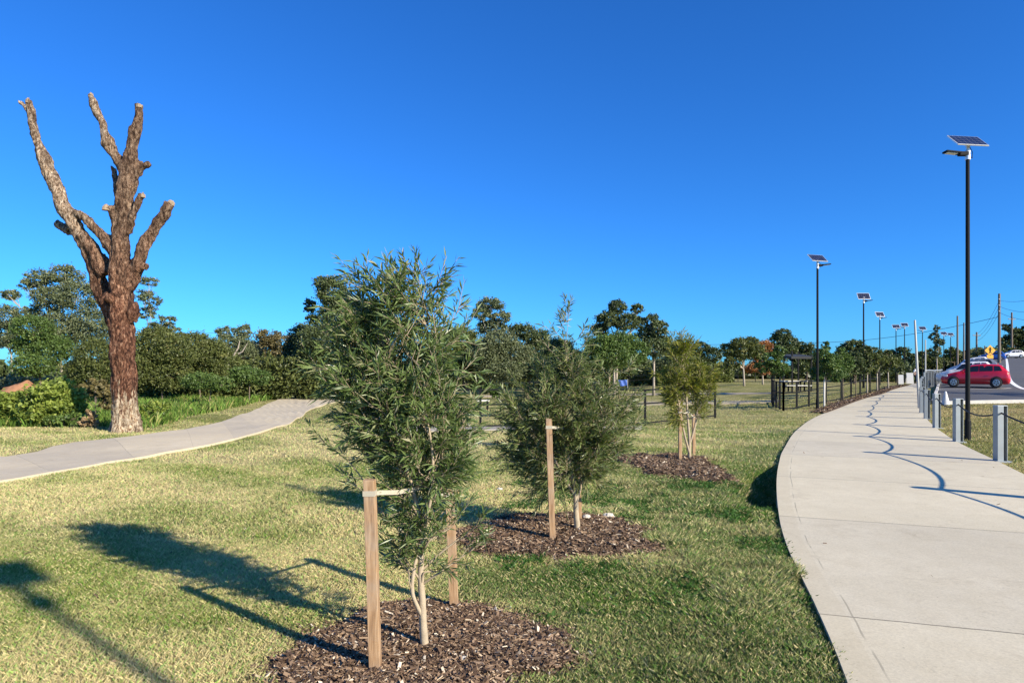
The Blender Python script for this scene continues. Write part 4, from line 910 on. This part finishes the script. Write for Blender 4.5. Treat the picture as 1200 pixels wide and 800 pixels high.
lamp(1050, 383, 76, 'fifth solar lamp, small against the sky', 1, 60)
lamp(1060, 381, 78, 'sixth solar lamp, close beside the fifth', -1, 60)
lamp(1081, 385, 82, 'seventh solar lamp, above the bollard row', -1, 55)
lamp(1106, 391, 92, 'eighth solar lamp, right of the slender gum', 1, 55)
lamp(1114, 392, 97, 'ninth solar lamp, the farthest, over the white cars', 1, 55)
lamp(0, 0, 0, 'solar lamp behind the viewer whose shadow falls across the lawn', -1, 12, 0, loc=Vector((8.12,-4.61,0)), hgt=7.35, rz=R(141))

# poles and wires
PG = 'poles along the car park and the road'
def pole(px, topy, D, r, label, mat='timberpole', arms=(), base_py=None, lean=0):
    b = GD(px+lean, D); top = PX(px, topy, D)-b; t_ = thing('utility_pole' if arms else 'steel_pole', label, 'pole', b, 0, PG)
    m = MB(); m.tube([(0,0,-.2), top], [r*1.15, r*.8], 10); m.build('pole', M[mat], t_)
    for (py, w, yaw) in arms:
        z = H-(py-HY)*D/F-b.z; m = MB(); rot = Matrix.Rotation(yaw, 3, 'Z'); m.box((0,0,z), (w,.12,.12), rot); cr = m.build('crossarm', M[mat], t_)
        for s_ in (-.45,-.2,.2,.45):
            m = MB(); p = rot @ Vector((w*s_,0,0)); m.lathe([(.05,z+.06),(.06,z+.12),(.03,z+.2)], (p.x,p.y,0), n=8)
            m.build('insulator', M['cream'], cr)
    return b
pole(1171, 344, 96, .19, 'tall wooden power pole behind the yellow sign', arms=[(352,2.0,.9),(359,2.0,.9),(366,2.0,.9)])
pole(1185.7, 366, 140, .2, 'wooden power pole in front of the black-green tree', arms=[(374,2.4,.4)])
pole(1144.5, 389, 150, .2, 'distant wooden power pole left of the yellow sign', arms=[(393,2.4,.3)])
pole(1072, 375, 28.5, .05, 'slim leaning grey pole at the end of the nearer bollards', 'galvpole', lean=5.5)
pole(1084.5, 398, 50, .05, 'slim grey pole rising from the bollard row', 'galvpole')
pole(1122, 370, 72, .10, 'plain dark pole left of the tallest power pole', 'timberpole')
pole(1129.5, 378, 88, .10, 'second plain dark pole just right of the first', 'timberpole')
pole(1154, 405, 130, .12, 'short distant pole beside the yellow sign', 'timberpole')
def wire(P, label, sag=1.0, r=.022):
    m = MB(); pts = []
    P = [Vector(p) for p in P]
    for i in range(len(P)-1):
        for k in range(17):
            t_ = k/16; q = P[i].lerp(P[i+1], t_); q.z -= sag*4*t_*(1-t_); pts.append(q)
    m.tube(pts, r, 5); return tag(m.build('overhead_wire', M['wire']), label, 'wire', 'overhead wires')
wire([PX(1171,371,96), PX(930,401,130), PX(560,396,190)], 'long overhead wire crossing low over the centre trees', 1.2, .035)
for i, (y0, y1, y2) in enumerate(((352,392,340),(359,396,362),(366,400,374))):
    wire([PX(1171,y0,96), PX(1144.5,y1-1,150)], ['topmost','middle','lowest'][i]+' wire running left from the tallest power pole', .9)
    wire([PX(1171,y0,96), PX(1240,y2,70)], ['topmost','middle','lowest'][i]+' wire running right from the tallest power pole', .6)
wire([PX(-60,378,150), PX(250,390,170), PX(420,394,180)], 'faint overhead wire above the left tree line', 1.0, .04)

# ------------------------------------------------------------------ bollards with rope
bb = thing('bollard', 'x', 'bollard', (0,0,0), 0, 'steel bollards along the path')
m = MB(); m.box((-.032,0,.5), (.105,.15,1.12)); m.box((.05,.066,.5), (.058,.014,1.118)); m.box((.084,0,.5), (.011,.148,1.12)); m.build('post', M['galv'], bb, bevel=.003)
m = MB(); m.box((0,0,1.066), (.170,.155,.012)); m.build('cap', M['cap'], bb, bevel=.003)
m = MB(); m.box((0,0,.02), (.27,.25,.03)); m.build('base_plate', M['galv'], bb)
bpos = [(6.35,4.2),(7.55,7.9)]+[ray0(*p) for p in [(1172,543),(1122.5,519.5),(1097.5,503),(1086,492)]]
q = ray0(1080.5, 485); bpos.append(q)
rowpx = [(1079.5,478),(1079.2,472.5),(1080,468),(1081.5,464.5)]
bpos += [ray0(*p) for p in rowpx]
labs = ['bollard nearest the viewer, just out of the frame', 'second bollard, out of frame at the right', 'largest bollard in view, at the right edge of the path', 'second bollard in view, left of the nearest lamp pole', 'third bollard from the right picture edge', 'fourth bollard from the right picture edge', 'fifth bollard, at the start of the close row']
for i, (x, y) in enumerate(bpos):
    lab = labs[i] if i < len(labs) else 'bollard %s behind the fifth, beside the slim leaning pole' % ['just','second','third','fourth'][i-len(labs)]
    yaw = -.45 if i < 7 else -.5
    if i == 0: bb.location = (x, y, float(gz(x, y))+.02); bb.rotation_euler.z = -.25; bb['label'] = lab; continue
    dup(bb, (x, y, float(gz(x, y))+.02), -.12 if i < 5 else -.35, lab)
# the row that swings right in front of the parked cars
nrow = 12; words = ['first','second','third','fourth','fifth','sixth','seventh','eighth','ninth','tenth','eleventh','twelfth']
rp = []
for k in range(nrow):
    f = k/(nrow-1); px = 1084+20*f; D = 41+15*f**.9; x = (px-600)/F*D; rp.append((x, D)); dup(bb, (x, D, float(gz(x, D))+.05), -.3, '%s bollard of the close row left of the red car' % words[k])
TOPZ = .96
allb = [Vector((x, y, float(gz(x, y))+TOPZ)) for x, y in bpos]
for i in range(len(allb)-1):
    a, b = allb[i], allb[i+1]; sag = .16 if i < 5 else .08; pts = []
    for k in range(13):
        t_ = k/12; q = a.lerp(b, t_); q.z -= sag*4*t_*(1-t_); pts.append(q)
    m = MB(); m.tube(pts, .016 if i < 6 else .012, 6)
    tag(m.build('rope', M['rope'], smooth=True), 'black rope sagging between %s' % ['the two bollards out of frame','the out-of-frame bollard and the largest one','the largest and second bollard in view','the second and third bollard in view','the third and fourth bollard in view','the fourth and fifth bollard in view','the fifth bollard and the next','the two bollards after the fifth','the following bollard pair','the last bollards beside the slim pole'][i], 'rope', 'ropes between the bollards')
# rail on the close row
m = MB(); m.tube([(x, y, float(gz(x, y))+1.22) for x, y in rp], .05, 8); tag(m.build('handrail', M['galv'], smooth=True), 'pale grey handrail over the close bollard row', 'handrail')

# ------------------------------------------------------------------ fences
def fence(label, P, hgt=1.25, spacing=2.6, name='rail_fence', rails=(.08,.62,1.0), pr=.035):
    base = Vector((P[0][0], P[0][1], float(gz(*P[0])))); root = thing(name, label, 'fence', base, 0, 'black rail fences of the dog park')
    pts = []
    for i in range(len(P)-1):
        a, b = Vector(P[i]), Vector(P[i+1]); k = max(1, round((b-a).length/spacing))
        pts += [a.lerp(b, j/k) for j in range(k)]
    pts.append(Vector(P[-1])); W_ = [Vector((p.x, p.y, float(gz(p.x, p.y))))-base for p in pts]
    for w_ in W_:
        m = MB(); m.box(w_+Vector((0,0,hgt/2-.05)), (pr*2,pr*2,hgt+.1)); m.build('post', M['black'], root)
    for r_ in rails:
        for k in range(len(W_)-1):
            pass
        m = MB(); m.tube([w_+Vector((0,-pr*.2,r_*hgt)) for w_ in W_], .026, 6); m.build('rail', M['black'], root)
    m = MB()
    for k in range(len(W_)-1):                      # mesh wires, one sheet per fence
        a, b = W_[k], W_[k+1]; nw = 12
        for j in range(1, nw): 
            q = a.lerp(b, j/nw); m.tube([q+Vector((0,0,.08)), q+Vector((0,0,hgt*.98))], .0022, 3, cap=False)
    m.build('mesh_panel', M['black'], root)
    return root
w = lambda *p: [ray0(*q) for q in p]
fence('long black rail fence across the lawn behind the young trees', w((430,503.5),(563,502.5),(660,500),(756,497.5),(838,490)), 1.22, 5.2)
fence('black mesh fence beside the shelter and the small trees', w((918,481.5),(948,475.5),(986,468.5),(1008,463.2),(1030,457.6)), 1.32, 2.2)
fence('black fence at the far side of the field', [GD(470,78)[:2], GD(640,76)[:2], GD(800,80)[:2], GD(905,86)[:2]], 1.35, 3.2)
fence('short black fence crossing the middle of the field', w((585,470),(640,466.5),(700,464)), 1.2, 3.5)
fence('black gate entry beside the shelter', w((904.5,472),(906,476),(918,481.5)), 1.32, 1.2, 'fence_gate')

# shelter
c0 = GD(932, 45); sh = thing('picnic_shelter', 'small dark park shelter with flat skillion roof by the fence', 'shelter', c0)
s = 45/F; m = MB(); m.box((0,0,1.65+ (440-417.5)*s-c0.z), (28*s, 2.6, .16), Matrix.Rotation(.09, 3, 'X')); m.build('roof', M['roof'], sh)
for sx in (-1,1):
    for sy in (-1,1):
        m = MB(); m.box((sx*11*s, sy*1.0, 1.35), (.09,.09,2.9)); m.build('post', M['black'], sh)
bt = thing('picnic_table', 'pale picnic table under the park shelter', 'table', GD(931, 44.6)); m = MB(); m.box((0,0,.74), (1.7,.75,.06)); m.build('table_top', M['cream'], bt)
for sy in (-.65,.65):
    m = MB(); m.box((0,sy,.44), (1.7,.28,.05)); m.build('bench_seat', M['cream'], bt)
for sx in (-.55,.55):
    m = MB(); m.box((sx,0,.36), (.08,1.3,.08)); m.box((sx,-.3,.36),(.08,.08,.72)); m.box((sx,.3,.36),(.08,.08,.72)); m.build('leg', M['black'], bt)
# concrete seat in the field, bins, boards, sheet
def seat(px, py, label, wpx=16):
    b = G(px, py); s = b.y/F; t_ = thing('park_seat', label, 'seat', b); m = MB(); m.box((0,0,.42), (wpx*s,.42,.07)); m.build('seat_top', M['cream'], t_, bevel=.01)
    for sx in (-.35,.35):
        m = MB(); m.box((sx*wpx*s,0,.20), (.10,.34,.40)); m.build('leg', M['black'], t_)
seat(566, 480, 'pale low seat just behind the rail fence', 15); seat(588, 455, 'long pale seat near the far trees in the centre', 12)
def bin_(px, D, label):
    b = GD(px, D); t_ = thing('rubbish_bin', label, 'bin', b); m = MB(); m.box((0,0,.52), (.52,.55,.95), taper=1.0); m.build('body', M['navy'], t_, bevel=.03)
    m = MB(); m.box((0,0,1.03), (.58,.62,.07)); m.build('lid', M['navy'], t_, bevel=.02)
bin_(697, 60, 'dark blue bin behind the second young tree')
b = GD(730, 66); t_ = thing('shade_cloth', 'small blue sheet hung between two posts under the tallest gum', 'sheet', b)
m = MB(); V = []; Fc = []
for i in range(9):
    for j in range(4): V.append((-.45+i*.11, .04*math.sin(i*1.3+j), .55+j*.2+.03*math.cos(i)))
for i in range(8):
    for j in range(3): Fc.append((i*4+j,(i+1)*4+j,(i+1)*4+j+1,i*4+j+1))
m.add(V, Fc); o = m.build('sheet', M['blue'], t_); sm = o.modifiers.new('t', 'SOLIDIFY'); sm.thickness = .01
for sx in (-.48,.48):
    m = MB(); m.tube([(sx,0,0),(sx,0,1.25)], .03, 6); m.build('post', M['galvpole'], t_)
def board(px, D, wd, hg, label):
    b = GD(px, D); t_ = thing('board_sign', label, 'board', b, -.3); 
    for s_ in (-1,1):
        m = MB(); m.box((0, s_*.16, hg/2), (wd,.03,hg), Matrix.Rotation(s_*.16, 3, 'X')); m.build('panel', M['white'], t_)
board(1055.3, 66, .46, .95, 'smaller white folding board left of the path end'); board(1066, 68, .62, 1.15, 'larger white folding board right beside the smaller one')
# white barrier block by the bollards
b = G(1108, 474); t_ = thing('traffic_cone', 'white cone-like marker on the kerb behind the bollards', 'cone', b); m = MB(); m.lathe([(.19,.03),(.05,.62),(.03,.66)], n=16); m.build('cone', M['white'], t_); m = MB(); m.box((0,0,.02), (.46,.46,.04)); m.build('base', M['tyre'], t_)
# yellow sign
D = 62; b = GD(1160, D); t_ = thing('warning_sign', 'yellow diamond warning sign with plate on a pale post behind the red car', 'sign', b)
zc = H+(440-410.5)*D/F-b.z; m = MB(); m.tube([(0,.03,0),(0,.03,zc+.3)], .035, 8); m.build('post', M['galvpole'], t_)
m = MB(); m.box((0,-.03,zc), (.74,.02,.74), Matrix.Rotation(R(45), 3, 'Y')); fc = m.build('diamond_plate', M['yellow'], t_); 
m = MB(); m.lathe([(.085,-.052),(.085,-.046)], (0,0,zc+.22), 'Y', 14); m.box((0,-.049,zc+.02), (.13,.006,.28)); m.box((-.10,-.049,zc+.08), (.16,.006,.05), Matrix.Rotation(.6,3,'Y')); m.box((.10,-.049,zc+.08), (.16,.006,.05), Matrix.Rotation(-.6,3,'Y')); m.box((-.07,-.049,zc-.2), (.06,.006,.26), Matrix.Rotation(.35,3,'Y')); m.box((.07,-.049,zc-.2), (.06,.006,.26), Matrix.Rotation(-.35,3,'Y')); m.build('symbol', M['black'], fc)
m = MB(); m.box((0,-.03,zc-.60), (.62,.02,.34)); m.build('lower_plate', M['yellow'], t_)

# ------------------------------------------------------------------ cars
ST = [(0,.36,.60,.62,.66,.60),(.10,.24,.70,.73,.78,.70),(.45,.2,.80,.86,.85,.74),(.95,.2,.90,.98,.87,.76),(1.12,.2,.93,1.02,.87,.74),(1.85,.2,.96,1.43,.87,.62),(2.6,.2,.99,1.50,.87,.64),(3.4,.2,1.02,1.46,.87,.62),(3.62,.2,1.03,1.42,.86,.60),(3.95,.22,1.04,1.10,.84,.66),(4.08,.25,.86,.90,.80,.70),(4.15,.38,.62,.64,.72,.62)]
def sect(x):
    a = [np.interp(x, [s_[0] for s_ in ST], [s_[k] for s_ in ST]) for k in range(1, 6)]; return a
def car(label, paint, loc, rz, scale=1.0):
    root = thing('parked_car', label, 'car', loc, rz, 'cars in the car park'); root.scale = (.9, 1, 1.03); xs = sorted(set([s_[0] for s_ in ST]+list(np.linspace(.2, 4.0, 24)))); V = []; Fc = []
    for x in xs:
        zb, be, tp, wb, wt = sect(x)
        half = [(0,zb),(wb*.8,zb),(wb*.98,zb+.12),(wb*1.0,(zb+be)/2),(wb*.96,be),(wt+.02,tp-.05*(tp-be > .1)),(wt*.8,tp-.0),(0,tp+.015)]
        ring = half+[(-a, b) for a, b in half[-2:0:-1]]
        V += [(x-2.07, a, b) for a, b in ring]
    k = len(ring)
    for i in range(len(xs)-1):
        for j in range(k): Fc.append((i*k+j, (i+1)*k+j, (i+1)*k+(j+1)%k, i*k+(j+1)%k))
    Fc.append(tuple(range(k))); Fc.append(tuple(reversed(range((len(xs)-1)*k, len(xs)*k))))
    m = MB(); m.add(V, Fc); body = m.build('body', M[paint], root, smooth=True); pass
    def S(x, f, s_, off=.012):
        zb, be, tp, wb, wt = sect(x); y0, z0 = wb*.96, be; y1, z1 = wt+.02, tp-.05
        return (x-2.07, s_*(y0+(y1-y0)*f+off), z0+(z1-z0)*f+off*.3)
    for s_ in (-1, 1):
        for (xa, xb, xc, xd) in ((1.42,2.28,2.28,1.88),(2.36,3.12,3.12,2.36),(3.2,3.66,3.5,3.2)):
            m = MB(); m.add([S(xa,.10,s_),S(xb,.10,s_),S(xc,.90,s_),S(xd,.90,s_)], [(0,1,2,3) if s_ < 0 else (3,2,1,0)]); m.build('side_window', M['glass'], root)
    def quad(nm, x0, x1, mat, f0=.08, f1=.9):
        P = []
        for f in (f0, f1):
            x = x0+(x1-x0)*f; zb, be, tp, wb, wt = sect(x); P += [(x-2.07, -wt*.9, tp), (x-2.07, wt*.9, tp)]
        nrm = Vector((-(P[2][2]-P[0][2]), 0, P[2][0]-P[0][0])).normalized()*.03
        if nrm.z < 0: nrm = -nrm
        m = MB(); m.add([Vector(p)+nrm for p in (P[0],P[1],P[3],P[2])], [(0,1,2,3)]); m.build(nm, M[mat], root)
    quad('windscreen', 1.15, 1.84, 'glass'); quad('rear_window', 3.93, 3.63, 'glass')
    for x in (.78, 3.32):
        for s_ in (-1, 1):
            m = MB(); m.lathe([(.365,-.004),(.365,.004)], (x-2.07, s_*.878, .345), 'Y', 28); m.build('wheel_arch', M['tyre'], root)
            m = MB(); m.lathe([(.22,-.10),(.30,-.11),(.32,-.08),(.32,.08),(.30,.11),(.22,.10)], (x-2.07, s_*.80, .315), 'Y', 28); ty = m.build('wheel', M['tyre'], root, smooth=True)
            m = MB(); m.lathe([(.215,-.012),(.215,.0),(.19,.006)] if s_ > 0 else [(.19,-.006),(.215,0),(.215,.012)], (x-2.07, s_*.915, .315), 'Y', 24)
            m.build('rim', M['rim'], ty)
            m = MB()
            for a in range(5): 
                q = 2*math.pi*a/5+.3; m.box((x-2.07+.12*math.cos(q+.63), s_*.925, .315+.12*math.sin(q+.63)), (.10,.006,.055), Matrix.Rotation(-(q+.63), 3, 'Y'))
            m.build('rim_gap', M['tyre'], ty)
    for s_ in (-1, 1):
        m = MB(); m.box((-1.80,s_*.70,.72), (.34,.20,.13), Matrix.Rotation(s_*.35, 3, 'Z')); m.build('headlight', M['lens'], root, bevel=.03)
        m = MB(); m.box((1.90,s_*.72,.90), (.20,.16,.24)); m.build('tail_light', M['tail'], root, bevel=.03)
        m = MB(); m.box((-.72,s_*.95,1.02), (.12,.16,.11)); m.build('mirror', M[paint], root, bevel=.02)
        for xx in (-.05, .95):
            m = MB(); m.box((xx,s_*.885,.86), (.15,.02,.03)); m.build('door_handle', M[paint], root)
    m = MB(); m.box((-2.05,0,.52), (.06,1.1,.12)); m.build('grille', M['tyre'], root); m = MB(); m.box((2.06,0,.72), (.03,.5,.12)); m.build('number_plate', M['white'], root)
    return root
def carat(label, paint, pxc, D, rz=-.56):
    x = (pxc-600)/F*D; z = float(base_z(x, D))+.04; o = car(label, paint, (x, D, z), rz); s_ = .02
    gy_ = (float(base_z(x+2*math.cos(rz), D+2*math.sin(rz)))-float(base_z(x-2*math.cos(rz), D-2*math.sin(rz))))/4
    o.rotation_euler = (0, -math.atan(gy_), rz); return o
carat('red hatchback parked nose to the bollards', 'red', 1142, 43.2, -.60)
carat('white car parked directly behind the red hatchback', 'carwhite', 1132, 48.6, -.60)
carat('silver car second behind the red hatchback', 'carsilver', 1140, 54.5, -.60)
carat('white car third behind the red hatchback', 'carwhite', 1137, 61.5, -.60)
carat('dark blue car on the road behind the yellow sign', 'carblue', 1162, 108, -.55)
carat('distant white car by the hedge on the crest', 'carwhite', 1186, 127, -.2)

# ------------------------------------------------------------------ person on the far path
def person(px, D, label):
    b = GD(px, D); root = thing('person', label, 'person', b, .4)
    J = {'pel':(0,0,.94),'sp':(0,0,1.15),'ch':(0,0,1.36),'ne':(0,0,1.50),'he':(0,-.01,1.62),'ht':(0,0,1.70),
         'lh':(-.09,0,.90),'lk':(-.11,-.10,.50),'la':(-.11,.02,.09),'lt':(-.12,-.16,.04),'rh':(.09,0,.90),'rk':(.10,.02,.49),'ra':(.10,.16,.12),'rt':(.11,.02,.03),
         'ls':(-.18,0,1.42),'le':(-.25,.06,1.15),'lw':(-.26,-.08,.93),'lf':(-.26,-.13,.85),'rs':(.18,0,1.42),'re':(.25,.03,1.15),'rw':(.25,-.12,.94),'rf':(.25,-.17,.86)}
    rad = {'pel':.14,'sp':.13,'ch':.16,'ne':.06,'he':.095,'ht':.07,'lh':.10,'lk':.062,'la':.042,'lt':.04,'rh':.10,'rk':.062,'ra':.042,'rt':.04,'ls':.07,'le':.045,'lw':.03,'lf':.03,'rs':.07,'re':.045,'rw':.03,'rf':.03}
    E_ = [('pel','sp'),('sp','ch'),('ch','ne'),('ne','he'),('he','ht'),('pel','lh'),('lh','lk'),('lk','la'),('la','lt'),('pel','rh'),('rh','rk'),('rk','ra'),('ra','rt'),('ch','ls'),('ls','le'),('le','lw'),('lw','lf'),('ch','rs'),('rs','re'),('re','rw'),('rw','rf')]
    def skin(name, keys, grow, mat):
        ks = [k for k in J if k in keys]; ed = [(ks.index(a), ks.index(c)) for a, c in E_ if a in ks and c in ks]
        me = bpy.data.meshes.new(name); me.from_pydata([J[k] for k in ks], ed, []); o = bpy.data.objects.new(name, me); COL.objects.link(o); sk = o.modifiers.new('s', 'SKIN'); o.modifiers.new('u', 'SUBSURF').levels = 1
        o.modifiers['u'].render_levels = 1
        for v, k in zip(me.skin_vertices[0].data, ks): v.radius = (rad[k]+grow, (rad[k]+grow)*(.72 if k in ('pel','sp','ch') else 1)); v.use_root = (k == ks[0])
        dg = bpy.context.evaluated_depsgraph_get(); m2 = bpy.data.meshes.new_from_object(o.evaluated_get(dg)); bpy.data.objects.remove(o)
        m2.materials.clear(); m2.materials.append(mat); m2.polygons.foreach_set('use_smooth', [True]*len(m2.polygons)); o = bpy.data.objects.new(name, m2); COL.objects.link(o); o.parent = root; return o
    skin('body', list(J), 0, M['skin']); skin('shirt', ['sp','ch','ls','le','rs','re'], .022, M['shirt']); skin('trousers', ['pel','lh','lk','la','rh','rk','ra'], .022, M['darkcloth'])
    m = MB(); m.lathe([(.112,1.655),(.11,1.70),(.08,1.745),(.03,1.76)], n=16); m.box((0,-.13,1.66), (.16,.12,.015)); m.build('cap', M['darkcloth'], root, smooth=False)
    for s_ in (-1,1):
        f = J['lt' if s_ < 0 else 'rt']; m = MB(); m.box((f[0], f[1]+.08, .05), (.10,.28,.09)); m.build('shoe', M['darkcloth'], root, bevel=.02)
person(1073.2, 66, 'person in white top, dark trousers and cap walking on the far path')

# ------------------------------------------------------------------ light, sky, camera
az, el = R(39), R(25)
ldir = Vector((-math.cos(az)*math.cos(el), math.sin(az)*math.cos(el), -math.sin(el)))
sun = bpy.data.lights.new('sun', 'SUN'); sun.energy = 5.0; sun.angle = R(.5); sun.color = (1, .89, .71)
so = bpy.data.objects.new('sun', sun); COL.objects.link(so); so.rotation_euler = ldir.to_track_quat('-Z', 'Y').to_euler()
wd = bpy.data.worlds.new('World'); sc.world = wd; wd.use_nodes = True; nt = wd.node_tree; bg = nt.nodes['Background']
sky = nt.nodes.new('ShaderNodeTexSky'); sky.sky_type = 'NISHITA'; sky.sun_disc = False; sky.sun_elevation = el
sky.sun_rotation = math.atan2(-ldir.x, -ldir.y); sky.air_density = .9; sky.dust_density = .5; sky.ozone_density = 3.0; sky.altitude = 100
hs = nt.nodes.new('ShaderNodeHueSaturation'); hs.inputs['Saturation'].default_value = 1.1; nt.links.new(sky.outputs[0], hs.inputs['Color']); tn = nt.nodes.new('ShaderNodeMix'); tn.data_type = 'RGBA'; tn.blend_type = 'MULTIPLY'; tn.inputs[0].default_value = 1; tn.inputs[7].default_value = (.21,.66,1.20,1); nt.links.new(hs.outputs[0], tn.inputs[6]); nt.links.new(tn.outputs[2], bg.inputs[0]); bg.inputs[1].default_value = .10
cam = bpy.data.cameras.new('camera'); cam.sensor_width = 36; cam.lens = 36*F/1200; cam.shift_y = (HY-400)/1200; cam.clip_end = 3000; cam.clip_start = .05
co_ = bpy.data.objects.new('camera', cam); COL.objects.link(co_); co_.location = (0,0,H); co_.rotation_euler = (R(90),0,0); sc.camera = co_
sc.view_settings.view_transform = 'Standard'; sc.view_settings.look = 'None'; sc.view_settings.exposure = .85; sc.view_settings.gamma = 1; sc.view_settings.use_curve_mapping = False
sc.cycles.max_bounces = 6; sc.cycles.transparent_max_bounces = 6
